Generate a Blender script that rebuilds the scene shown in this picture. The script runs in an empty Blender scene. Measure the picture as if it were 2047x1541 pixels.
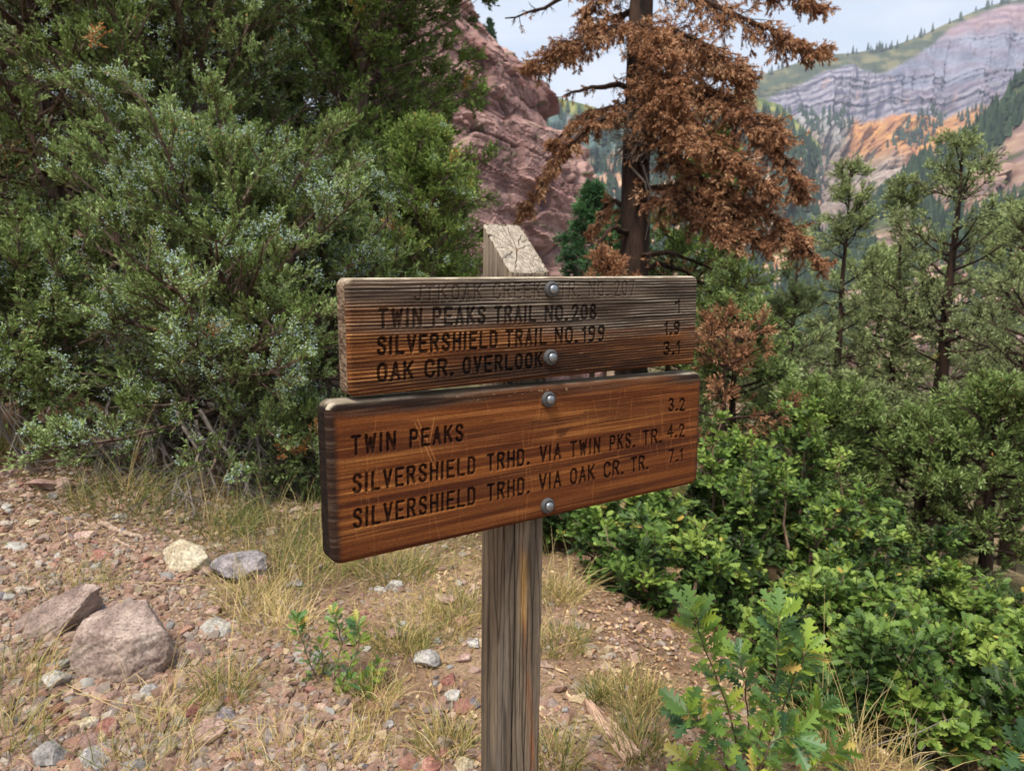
import bpy, bmesh, math, random
import numpy as np

# ------------------------------------------------------------------ camera, sky, sun, exposure
SC = bpy.context.scene
COL = SC.collection
F = 1480.0                                   # focal length in pixels of the 2047 px wide photograph
PITCH = math.atan(230 / 1480)                # camera looks down by 8.8 degrees
CAM = np.array([0.0, 0.0, 1.5])
cam = bpy.data.cameras.new('camera')
cam.lens = 36 * F / 2047
cam.sensor_width = 36
cam.clip_start = 0.05
cam.clip_end = 9000
cam.dof.use_dof = True
cam.dof.focus_distance = 1.45
cam.dof.aperture_fstop = 8.0
cam_o = bpy.data.objects.new('camera', cam)
cam_o.location = CAM
cam_o.rotation_euler = (math.pi / 2 - PITCH, 0, 0)
COL.objects.link(cam_o)
SC.camera = cam_o

SUN_EL, SUN_AZ = math.radians(62), math.radians(212)      # azimuth clockwise from +Y: high behind the camera, to its left
W = bpy.data.worlds.new('World')
SC.world = W
W.use_nodes = True
nt = W.node_tree
nt.nodes.clear()
wo = nt.nodes.new('ShaderNodeOutputWorld')
bg = nt.nodes.new('ShaderNodeBackground')
bg.inputs['Strength'].default_value = 0.1
sky = nt.nodes.new('ShaderNodeTexSky')
sky.sky_type = 'NISHITA'
sky.sun_disc = False
sky.sun_elevation = SUN_EL
sky.sun_rotation = SUN_AZ
tc = nt.nodes.new('ShaderNodeTexCoord')
mp = nt.nodes.new('ShaderNodeMapping')
mp.inputs['Scale'].default_value = (1.2, 1.6, 5.0)
mp.inputs['Rotation'].default_value = (0.0, 0.22, 0.3)
nz = nt.nodes.new('ShaderNodeTexNoise')
nz.inputs['Scale'].default_value = 2.6
nz.inputs['Detail'].default_value = 7
nz.inputs['Roughness'].default_value = 0.55
nz.inputs['Distortion'].default_value = 0.4
cr = nt.nodes.new('ShaderNodeValToRGB')
cr.color_ramp.elements[0].position = 0.33
cr.color_ramp.elements[0].color = (0.48, 0.48, 0.48, 1)
cr.color_ramp.elements[1].position = 0.66
cr.color_ramp.elements[1].color = (0.97, 0.97, 0.97, 1)
mx = nt.nodes.new('ShaderNodeMix')
mx.data_type = 'RGBA'
for i_ in mx.inputs:
    if i_.type == 'RGBA' and i_.name == 'B':
        i_.default_value = (4.7, 5.0, 5.5, 1)          # bright thin cloud
nt.links.new(tc.outputs['Generated'], mp.inputs['Vector'])
nt.links.new(mp.outputs['Vector'], nz.inputs['Vector'])
nt.links.new(nz.outputs['Fac'], cr.inputs['Fac'])
nt.links.new(cr.outputs['Color'], mx.inputs[0])
mxA = [s for s in mx.inputs if s.type == 'RGBA' and s.name == 'A'][0]
nt.links.new(sky.outputs['Color'], mxA)
nt.links.new([s for s in mx.outputs if s.type == 'RGBA'][0], bg.inputs['Color'])
nt.links.new(bg.outputs['Background'], wo.inputs['Surface'])

sun = bpy.data.lights.new('sun', 'SUN')
sun.energy = 2.8
sun.angle = math.radians(17)
sun.color = (1.0, 0.95, 0.88)
sun_o = bpy.data.objects.new('sun', sun)
sun_o.rotation_euler = (math.pi / 2 - SUN_EL, 0, math.pi - SUN_AZ)
sun_o.location = (0, 0, 30)
COL.objects.link(sun_o)

SC.view_settings.view_transform = 'Standard'
SC.view_settings.look = 'None'
SC.view_settings.gamma = 1
SC.view_settings.exposure = 1.05
HAZE = 0.00017
SC.render.engine = 'CYCLES'
SC.cycles.use_denoising = True
SC.cycles.max_bounces = 6
SC.cycles.diffuse_bounces = 3
SC.cycles.transmission_bounces = 3
SC.cycles.volume_bounces = 0
SC.cycles.caustics_reflective = False
SC.cycles.caustics_refractive = False

# ------------------------------------------------------------------ helpers
rng = np.random.default_rng(11)
PERM = np.random.default_rng(3).permutation(256)
GRD = np.random.default_rng(4).normal(size=(256, 3))
GRD /= np.linalg.norm(GRD, axis=1, keepdims=True)


def ray(px, py):
    a = (px - 1023.5) / F
    b = (770.5 - py) / F
    return np.array([a, math.cos(PITCH) + b * math.sin(PITCH), -math.sin(PITCH) + b * math.cos(PITCH)])


def at(px, py, Y):
    """The point at depth Y seen in the photograph at (px, py)."""
    d = ray(px, py)
    return CAM + d * (Y / d[1])


def pnoise(P, seed=0):
    P = np.asarray(P, float)
    I = np.floor(P).astype(np.int64)
    f = P - I
    u = f * f * f * (f * (f * 6 - 15) + 10)
    out = np.zeros(P.shape[:-1])
    for dx in (0, 1):
        wx = u[..., 0] if dx else 1 - u[..., 0]
        for dy in (0, 1):
            wy = u[..., 1] if dy else 1 - u[..., 1]
            for dz in (0, 1):
                wz = u[..., 2] if dz else 1 - u[..., 2]
                h = PERM[(PERM[(PERM[(I[..., 0] + dx + seed * 17) & 255] + I[..., 1] + dy) & 255] + I[..., 2] + dz) & 255]
                g = GRD[h]
                out += wx * wy * wz * (g[..., 0] * (f[..., 0] - dx) + g[..., 1] * (f[..., 1] - dy) + g[..., 2] * (f[..., 2] - dz))
    return out * 1.6


def fbm(P, octs=4, gain=0.5, seed=0):
    P = np.asarray(P, float)
    s, a, t = 0, 1.0, 0
    for k in range(octs):
        s = s + a * pnoise(P * 2.03 ** k + k * 7.3, seed + k)
        t += a
        a *= gain
    return s / t


def worley(P, seed=0, boxy=False):
    """Distances to the two nearest cell points, and the nearest cell's own random number."""
    P = np.asarray(P, float)
    I = np.floor(P).astype(np.int64)
    F1 = np.full(P.shape[:-1], 9.0)
    F2 = np.full(P.shape[:-1], 9.0)
    ID = np.zeros(P.shape[:-1])
    R = np.random.default_rng(50 + seed).random((256, 4))
    for dx in (-1, 0, 1):
        for dy in (-1, 0, 1):
            for dz in (-1, 0, 1):
                c = I + np.array([dx, dy, dz])
                h = PERM[(PERM[(PERM[c[..., 0] & 255] + c[..., 1]) & 255] + c[..., 2]) & 255]
                q = c + R[h][..., :3]
                dd = np.abs(q - P).max(-1) if boxy else np.linalg.norm(q - P, axis=-1)
                m = dd < F1
                F2 = np.where(m, F1, np.minimum(F2, dd))
                ID = np.where(m, R[h][..., 3], ID)
                F1 = np.where(m, dd, F1)
    return F1, F2, ID


def nrm(v):
    v = np.asarray(v, float)
    return v / np.maximum(np.linalg.norm(v, axis=-1, keepdims=True), 1e-9)


def sst(a, b, x):
    t = np.clip((np.asarray(x, float) - a) / (b - a), 0, 1)
    return t * t * (3 - 2 * t)


def splus(x, w):
    return w * np.logaddexp(0, np.asarray(x, float) / w)


def lin(r, g, b, k=1.0):
    c = np.array([r, g, b], float) / 255
    c = np.where(c <= 0.04045, c / 12.92, ((c + 0.055) / 1.055) ** 2.4)
    return np.clip(c * k, 0, 0.9)


def lerp(a, b, t):
    t = np.asarray(t)
    if np.ndim(a) and np.ndim(t) and t.ndim >= 1 and np.shape(a)[-1] == 3:
        t = t[..., None]
    return np.asarray(a) * (1 - t) + np.asarray(b) * t


def mesh_np(name, V, faces, mats, mi=None, tint=None, col=None, smooth=False):
    """A mesh from numpy arrays. faces: list of (m,k) index arrays; mi: list of material index arrays or ints."""
    me = bpy.data.meshes.new(name)
    V = np.asarray(V, np.float32)
    faces = [np.asarray(f, np.int32) for f in faces if len(f)]
    nl = sum(f.size for f in faces)
    nf = sum(len(f) for f in faces)
    me.vertices.add(len(V))
    me.vertices.foreach_set('co', V.ravel())
    me.loops.add(nl)
    me.polygons.add(nf)
    me.loops.foreach_set('vertex_index', np.concatenate([f.ravel() for f in faces]))
    sizes = np.concatenate([np.full(len(f), f.shape[1], np.int32) for f in faces])
    starts = np.concatenate([[0], np.cumsum(sizes)[:-1]]).astype(np.int32)
    me.polygons.foreach_set('loop_start', starts)
    if mi is not None:
        idx = np.concatenate([np.broadcast_to(np.asarray(m, np.int32), (len(f),)) for m, f in zip(mi, faces)])
        me.polygons.foreach_set('material_index', idx.astype(np.int32))
    me.polygons.foreach_set('use_smooth', np.full(nf, bool(smooth)))
    if tint is not None:
        a = me.attributes.new('tint', 'FLOAT', 'POINT')
        a.data.foreach_set('value', np.asarray(tint, np.float32))
    if col is not None:
        a = me.attributes.new('hue', 'FLOAT_COLOR', 'POINT')
        c = np.ones((len(V), 4), np.float32)
        c[:, :3] = col
        a.data.foreach_set('color', c.ravel())
    for m in (mats if isinstance(mats, (list, tuple)) else [mats]):
        me.materials.append(m)
    me.update(calc_edges=True)
    return me


def put(name, me, parent=None, loc=None, rot=None, scale=None):
    o = bpy.data.objects.new(name, me)
    COL.objects.link(o)
    if parent is not None:
        o.parent = parent
    if loc is not None:
        o.location = [float(c) for c in loc]
    if rot is not None:
        o.rotation_euler = rot
    if scale is not None:
        o.scale = scale
    return o


def tag(o, label=None, cat=None, group=None, kind=None):
    if label:
        o['label'] = label
    if cat:
        o['category'] = cat
    if group:
        o['group'] = group
    if kind:
        o['kind'] = kind
    return o


def grid_faces(nr, nc, off=0, wrap=False):
    r, c = np.meshgrid(np.arange(nr - 1), np.arange(nc if wrap else nc - 1), indexing='ij')
    r, c = r.ravel(), c.ravel()
    c2 = (c + 1) % nc
    return np.stack([r * nc + c, r * nc + c2, (r + 1) * nc + c2, (r + 1) * nc + c], 1) + off


class Geo:
    """Collects tubes, leaves and blades into one mesh."""

    def __init__(self):
        self.V, self.Fc, self.M, self.T, self.n = [], [], [], [], 0

    def add(self, V, faces, t, m=0):
        V = np.asarray(V, float).reshape(-1, 3)
        self.V.append(V)
        self.T.append(np.broadcast_to(np.asarray(t, float), (len(V),)))
        for f in (faces if isinstance(faces, list) else [faces]):
            self.Fc.append(np.asarray(f) + self.n)
            self.M.append(m)
        self.n += len(V)

    def tube(self, pts, rad, sides=7, t=0.5, m=0, rough=0.0):
        pts = np.asarray(pts, float)
        rad = np.broadcast_to(np.asarray(rad, float), (len(pts),))
        tg = nrm(np.gradient(pts, axis=0))
        ref = np.array([0.31, 0.87, 0.1]) if abs(tg[:, 2]).mean() > 0.6 else np.array([0.05, 0.1, 1.0])
        a = nrm(np.cross(tg, ref))
        b = np.cross(tg, a)
        an = np.linspace(0, 2 * math.pi, sides, endpoint=False)
        rr = rad[:, None] * np.ones(sides)
        if rough:
            q = np.stack(np.broadcast_arrays(np.cos(an)[None] * 2.2, np.sin(an)[None] * 2.2, (np.arange(len(pts)) * 0.5)[:, None]), -1)
            rr = rr * (1 + rough * pnoise(q + pts[0] * 3) + rough * pnoise(q * 2.7))
        V = pts[:, None] + (np.cos(an)[None, :, None] * a[:, None] + np.sin(an)[None, :, None] * b[:, None]) * rr[..., None]
        self.add(V, [grid_faces(len(pts), sides, wrap=True), np.arange(sides)[None, ::-1], (np.arange(sides) + (len(pts) - 1) * sides)[None]], t, m)

    def prisms(self, A, B, ra, rb, t=0.5, m=0):
        A, B = np.asarray(A, float), np.asarray(B, float)
        n = len(A)
        if not n:
            return
        d = nrm(B - A)
        x = nrm(np.cross(d, np.array([0.3, 0.5, 0.8])))
        y = np.cross(d, x)
        ra = np.broadcast_to(ra, (n,))[:, None]
        rb = np.broadcast_to(rb, (n,))[:, None]
        vs = []
        for k in range(3):
            c, s = math.cos(k * 2.0944), math.sin(k * 2.0944)
            vs.append(A + (x * c + y * s) * ra)
        for k in range(3):
            c, s = math.cos(k * 2.0944), math.sin(k * 2.0944)
            vs.append(B + (x * c + y * s) * rb)
        V = np.stack(vs, 1)
        base = (np.arange(n) * 6)[:, None]
        Fq = np.concatenate([base + np.array([[0, 1, 4, 3]]), base + np.array([[1, 2, 5, 4]]), base + np.array([[2, 0, 3, 5]])])
        self.add(V, Fq, np.repeat(np.broadcast_to(t, (n,)), 6), m)

    def diamonds(self, B, D, L, Wd, t, m=0):
        """Small pointed leaf faces: base, two sides, tip."""
        n = len(B)
        L = np.broadcast_to(L, (n,))[:, None]
        Wd = np.broadcast_to(Wd, (n,))[:, None]
        D = nrm(D)
        s = nrm(np.cross(D, rng.normal(size=(n, 3))))
        mid = B + D * L * 0.5
        V = np.stack([B, mid + s * Wd * 0.5, B + D * L, mid - s * Wd * 0.5], 1)
        self.add(V, (np.arange(n) * 4)[:, None] + np.arange(4)[None], np.repeat(np.broadcast_to(t, (n,)), 4), m)

    def octas(self, P, r, t=0.5, m=0):
        n = len(P)
        r = np.broadcast_to(r, (n,))[:, None, None]
        o = np.array([[1, 0, 0], [-1, 0, 0], [0, 1, 0], [0, -1, 0], [0, 0, 1], [0, 0, -1]], float)
        V = P[:, None] + o[None] * r
        f = np.array([[0, 2, 4], [2, 1, 4], [1, 3, 4], [3, 0, 4], [2, 0, 5], [1, 2, 5], [3, 1, 5], [0, 3, 5]])
        self.add(V, ((np.arange(n) * 6)[:, None, None] + f[None]).reshape(-1, 3), np.repeat(np.broadcast_to(t, (n,)), 6), m)

    def leaves(self, tpl, tf, P, fwd, upv, size, t, m=0):
        """Copies of a leaf outline: tpl (k,3) in (side, along, up), tf its faces."""
        n = len(P)
        fwd = nrm(fwd)
        rt = nrm(np.cross(fwd, upv))
        up = np.cross(rt, fwd)
        s = np.broadcast_to(size, (n,))[:, None, None]
        V = P[:, None] + s * (tpl[None, :, 0:1] * rt[:, None] + tpl[None, :, 1:2] * fwd[:, None] + tpl[None, :, 2:3] * up[:, None])
        k = len(tpl)
        self.add(V, ((np.arange(n) * k)[:, None, None] + tf[None]).reshape(-1, tf.shape[1]), np.repeat(np.broadcast_to(t, (n,)), k), m)

    def blades(self, P, D, L, Wd, droop, t, m=0, seg=4):
        """Grass blades: ribbons that start along D and bend over."""
        n = len(P)
        D = nrm(D)
        h = nrm(D * np.array([1, 1, 0]) + 1e-6)
        s = nrm(np.cross(D, rng.normal(size=(n, 3)) * 0.4 + np.array([0, -1, 0.2])))
        L = np.broadcast_to(L, (n,))[:, None]
        Wd = np.broadcast_to(Wd, (n,))[:, None]
        dr = np.broadcast_to(droop, (n,))[:, None]
        rows = []
        for k in range(seg + 1):
            q = k / seg
            c = P + D * L * q + (h * 0.5 - np.array([0, 0, 1.0])) * dr * L * q ** 2.2
            w = Wd * (1 - q) ** 0.7 * 0.5 + 0.0002
            rows.append(c - s * w)
            rows.append(c + s * w)
        V = np.stack(rows, 1)
        base = (np.arange(n) * (2 * seg + 2))[:, None]
        fs = np.concatenate([base + np.array([[2 * k, 2 * k + 1, 2 * k + 3, 2 * k + 2]]) for k in range(seg)])
        self.add(V, fs, np.repeat(np.broadcast_to(t, (n,)), 2 * seg + 2), m)

    def mesh(self, name, mats, smooth=False):
        return mesh_np(name, np.concatenate(self.V), self.Fc, mats, self.M, np.concatenate(self.T), None, smooth)


# ------------------------------------------------------------------ materials
def new_mat(name):
    m = bpy.data.materials.new(name)
    m.use_nodes = True
    n = m.node_tree
    return m, n, n.nodes['Principled BSDF']


def noise_node(n, scale, detail=4, coord='Object', rough=0.55, stretch=None):
    t = n.nodes.new('ShaderNodeTexCoord')
    z = n.nodes.new('ShaderNodeTexNoise')
    z.inputs['Scale'].default_value = scale
    z.inputs['Detail'].default_value = detail
    z.inputs['Roughness'].default_value = rough
    if stretch:
        mp_ = n.nodes.new('ShaderNodeMapping')
        mp_.inputs['Scale'].default_value = stretch
        n.links.new(t.outputs[coord], mp_.inputs['Vector'])
        n.links.new(mp_.outputs['Vector'], z.inputs['Vector'])
    else:
        n.links.new(t.outputs[coord], z.inputs['Vector'])
    return z


def ramp_node(n, stops):
    r = n.nodes.new('ShaderNodeValToRGB')
    e = r.color_ramp.elements
    e[0].position, e[0].color = stops[0][0], (*stops[0][1], 1)
    e[1].position, e[1].color = stops[-1][0], (*stops[-1][1], 1)
    for p, c in stops[1:-1]:
        k = e.new(p)
        k.color = (*c, 1)
    return r


def math_node(n, op, a, b):
    m = n.nodes.new('ShaderNodeMath')
    m.operation = op
    for i, v in enumerate((a, b)):
        if isinstance(v, (int, float)):
            m.inputs[i].default_value = v
        else:
            n.links.new(v, m.inputs[i])
    return m.outputs[0]


def mul_col(n, c, f):
    m = n.nodes.new('ShaderNodeMix')
    m.data_type = 'RGBA'
    m.blend_type = 'MULTIPLY'
    m.inputs[0].default_value = 1.0
    A = [s for s in m.inputs if s.type == 'RGBA' and s.name == 'A'][0]
    B = [s for s in m.inputs if s.type == 'RGBA' and s.name == 'B'][0]
    n.links.new(c, A)
    n.links.new(f, B)
    return [s for s in m.outputs if s.type == 'RGBA'][0]


LEAF_GAIN = {}


def leaf_mat(name, stops, rough=0.55, transl=0.25, spec=0.3, tone=0.5, tone_scale=1.3):
    """Leaves: colour by the leaf's own tint, moved a little by a slow noise; part of the light goes through."""
    m, n, p = new_mat(name)
    a = n.nodes.new('ShaderNodeAttribute')
    a.attribute_name = 'tint'
    r = ramp_node(n, [(s_, tuple(np.minimum(np.array(c_) * LEAF_GAIN.get(name, 1.0), .8))) for s_, c_ in stops])
    z = noise_node(n, tone_scale, 2)
    f = math_node(n, 'ADD', a.outputs['Fac'], math_node(n, 'MULTIPLY', math_node(n, 'SUBTRACT', z.outputs['Fac'], 0.5), tone))
    n.links.new(f, r.inputs['Fac'])
    p.inputs['Roughness'].default_value = rough
    p.inputs['Specular IOR Level'].default_value = spec
    n.links.new(r.outputs['Color'], p.inputs['Base Color'])
    if transl:
        tr = n.nodes.new('ShaderNodeBsdfTranslucent')
        ms = n.nodes.new('ShaderNodeMixShader')
        ms.inputs[0].default_value = transl
        n.links.new(r.outputs['Color'], tr.inputs['Color'])
        n.links.new(p.outputs[0], ms.inputs[1])
        n.links.new(tr.outputs[0], ms.inputs[2])
        n.links.new(ms.outputs[0], n.nodes['Material Output'].inputs['Surface'])
    return m


def hue_mat(name, rough=0.85, spec=0.2, nscale=30, namp=0.5, bump=0.0, bscale=60, stretch=None):
    """Colour from the mesh's own hue attribute, broken up by a fine noise."""
    m, n, p = new_mat(name)
    a = n.nodes.new('ShaderNodeAttribute')
    a.attribute_name = 'hue'
    z = noise_node(n, nscale, 5, stretch=stretch)
    r = ramp_node(n, [(0.3, (1 - namp,) * 3), (0.7, (1 + namp * 0.6,) * 3)])
    n.links.new(z.outputs['Fac'], r.inputs['Fac'])
    n.links.new(mul_col(n, a.outputs['Color'], r.outputs['Color']), p.inputs['Base Color'])
    p.inputs['Roughness'].default_value = rough
    p.inputs['Specular IOR Level'].default_value = spec
    if bump:
        z2 = noise_node(n, bscale, 6, stretch=stretch)
        b = n.nodes.new('ShaderNodeBump')
        b.inputs['Strength'].default_value = bump
        b.inputs['Distance'].default_value = 0.02
        n.links.new(z2.outputs['Fac'], b.inputs['Height'])
        n.links.new(b.outputs['Normal'], p.inputs['Normal'])
    return m


def rock_mat(name, stops, scale=14, bump=0.5, dist=0.01, rough=0.85, speck=None):
    m, n, p = new_mat(name)
    z = noise_node(n, scale, 8, rough=0.68)
    oi = n.nodes.new('ShaderNodeObjectInfo')
    f = math_node(n, 'ADD', z.outputs['Fac'], math_node(n, 'MULTIPLY', math_node(n, 'SUBTRACT', oi.outputs['Random'], 0.5), 0.22))
    r = ramp_node(n, stops)
    n.links.new(f, r.inputs['Fac'])
    c = r.outputs['Color']
    if speck:
        z3 = noise_node(n, scale * 9, 3, rough=0.7)
        r3 = ramp_node(n, [(0.35, (0.55,) * 3), (0.5, (1.0,) * 3), (0.68, (speck,) * 3)])
        n.links.new(z3.outputs['Fac'], r3.inputs['Fac'])
        c = mul_col(n, c, r3.outputs['Color'])
    n.links.new(c, p.inputs['Base Color'])
    p.inputs['Roughness'].default_value = rough
    p.inputs['Specular IOR Level'].default_value = 0.25
    z2 = noise_node(n, scale * 3.5, 8, rough=0.7)
    b = n.nodes.new('ShaderNodeBump')
    b.inputs['Strength'].default_value = bump
    b.inputs['Distance'].default_value = dist
    n.links.new(z2.outputs['Fac'], b.inputs['Height'])
    n.links.new(b.outputs['Normal'], p.inputs['Normal'])
    return m


def bark_mat(name, dark, light, scale=18):
    m, n, p = new_mat(name)
    z = noise_node(n, scale, 6, rough=0.65, stretch=(1, 1, 0.22))
    r = ramp_node(n, [(0.35, dark), (0.65, light)])
    n.links.new(z.outputs['Fac'], r.inputs['Fac'])
    n.links.new(r.outputs['Color'], p.inputs['Base Color'])
    p.inputs['Roughness'].default_value = 0.9
    p.inputs['Specular IOR Level'].default_value = 0.15
    b = n.nodes.new('ShaderNodeBump')
    b.inputs['Strength'].default_value = 0.8
    b.inputs['Distance'].default_value = 0.02
    n.links.new(z.outputs['Fac'], b.inputs['Height'])
    n.links.new(b.outputs['Normal'], p.inputs['Normal'])
    return m


def flat_mat(name, c, rough=0.5, metal=0.0, nscale=40, namp=0.3):
    m, n, p = new_mat(name)
    z = noise_node(n, nscale, 5)
    r = ramp_node(n, [(0.3, tuple(np.array(c) * (1 - namp))), (0.7, tuple(np.minimum(np.array(c) * (1 + namp), 0.95)))])
    n.links.new(z.outputs['Fac'], r.inputs['Fac'])
    n.links.new(r.outputs['Color'], p.inputs['Base Color'])
    p.inputs['Roughness'].default_value = rough
    p.inputs['Metallic'].default_value = metal
    return m


# ------------------------------------------------------------------ the lie of the land
def terr(x, y):
    x, y = np.asarray(x, float), np.asarray(y, float)
    s = (x - 0.3) * 0.894 + (y - 3.5) * 0.447
    d = 0.3 * splus(s, 0.25) + 0.22 * splus(s - 13, 2.0)
    z = -60 * (1 - np.exp(-d / 60))
    l = splus(-(x + 0.6), 0.3)
    r = 0.13 * l + 0.34 * splus(l - 4.2, 0.5)
    z = z + 120 * (1 - np.exp(-r / 120))
    P = np.stack(np.broadcast_arrays(x, y, x * 0), -1)
    far = np.clip(np.hypot(x, y) / 60, 0, 1)
    z = z + 0.05 * fbm(P * 0.9, 3, seed=2) * (1 + 20 * far) + 0.018 * fbm(P * 5.0, 3, seed=5)
    return z


def ground(px, py, ymax=60.0):
    """Where the line of sight through (px, py) meets the ground."""
    d = ray(px, py)
    Y = np.linspace(1.2, ymax, 4000)
    Q = CAM + d[None] * (Y / d[1])[:, None]
    below = Q[:, 2] < terr(Q[:, 0], Q[:, 1])
    k = int(np.argmax(below)) if below.any() else len(Y) - 1
    q = Q[k].copy()
    q[2] = float(terr(q[0], q[1]))
    return q


g1 = np.linspace(-1, 1, 620)
gx = -0.6 + 2480 * np.sinh(8.2 * g1) / math.sinh(8.2)
gy = 3.2 + 2480 * np.sinh(8.2 * g1) / math.sinh(8.2)
GX, GY = np.meshgrid(gx, gy)
GZ = terr(GX, GY)


def soil_mat():
    m, n, p = new_mat('soil')
    t = n.nodes.new('ShaderNodeTexCoord')
    z1 = noise_node(n, 1.3, 5)
    z2 = noise_node(n, 22, 7, rough=0.7)
    z3 = noise_node(n, 90, 5, rough=0.7)
    r1 = ramp_node(n, [(0.32, tuple(lin(104, 82, 66))), (0.5, tuple(lin(134, 110, 89))), (0.68, tuple(lin(160, 138, 111)))])
    n.links.new(z1.outputs['Fac'], r1.inputs['Fac'])
    r2 = ramp_node(n, [(0.3, (0.62, 0.58, 0.56)), (0.52, (1, 1, 1)), (0.72, (1.35, 1.3, 1.22))])
    n.links.new(z2.outputs['Fac'], r2.inputs['Fac'])
    r3 = ramp_node(n, [(0.32, (0.5, 0.48, 0.46)), (0.5, (1, 1, 1)), (0.7, (1.5, 1.42, 1.3))])
    n.links.new(z3.outputs['Fac'], r3.inputs['Fac'])
    ha = n.nodes.new('ShaderNodeAttribute')
    ha.attribute_name = 'hue'
    c = mul_col(n, mul_col(n, mul_col(n, r1.outputs['Color'], r2.outputs['Color']), r3.outputs['Color']), ha.outputs['Color'])
    n.links.new(c, p.inputs['Base Color'])
    p.inputs['Roughness'].default_value = 0.95
    p.inputs['Specular IOR Level'].default_value = 0.1
    b = n.nodes.new('ShaderNodeBump')
    b.inputs['Strength'].default_value = 0.7
    b.inputs['Distance'].default_value = 0.012
    n.links.new(math_node(n, 'ADD', z2.outputs['Fac'], math_node(n, 'MULTIPLY', z3.outputs['Fac'], 0.6)), b.inputs['Height'])
    n.links.new(b.outputs['Normal'], p.inputs['Normal'])
    return m


gs = (GX - 0.3) * 0.894 + (GY - 3.5) * 0.447
gq = np.stack([GX, GY, GX * 0], -1)
GC = np.ones(GX.shape + (3,))
duff_shade = sst(3.75, 4.5, GY + 0.35 * fbm(gq * 1.3, 3, seed=6) - 0.16 * GX) * sst(0.2, -0.6, GX)          # brown needle litter plus the hollow's shade, painted dark under the junipers
GC = lerp(GC, np.array([.42, .37, .34]), duff_shade)
brush = sst(1.2, 4.0, gs) * sst(-.35, .25, fbm(gq * 0.11, 4, seed=7) + .12)                            # green brush down the slope
GC = lerp(GC, np.array([.42, .58, .40]), brush)
GC = lerp(GC, np.array([1.05, .98, 1.0]), sst(-.05, .25, fbm(gq * .09, 3, seed=8)) * .9 * sst(7, 14, gs))
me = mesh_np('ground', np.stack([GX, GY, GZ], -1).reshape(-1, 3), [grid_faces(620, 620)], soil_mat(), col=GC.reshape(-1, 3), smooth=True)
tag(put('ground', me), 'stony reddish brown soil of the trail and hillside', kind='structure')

# ------------------------------------------------------------------ far cliff, hills and mountain
rock_hue = hue_mat('layered_rock', nscale=0.35, namp=0.3, bump=0.0)
far_hue = hue_mat('far_slopes', nscale=0.02, namp=0.22, stretch=(1, 1, 2.5))


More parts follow.
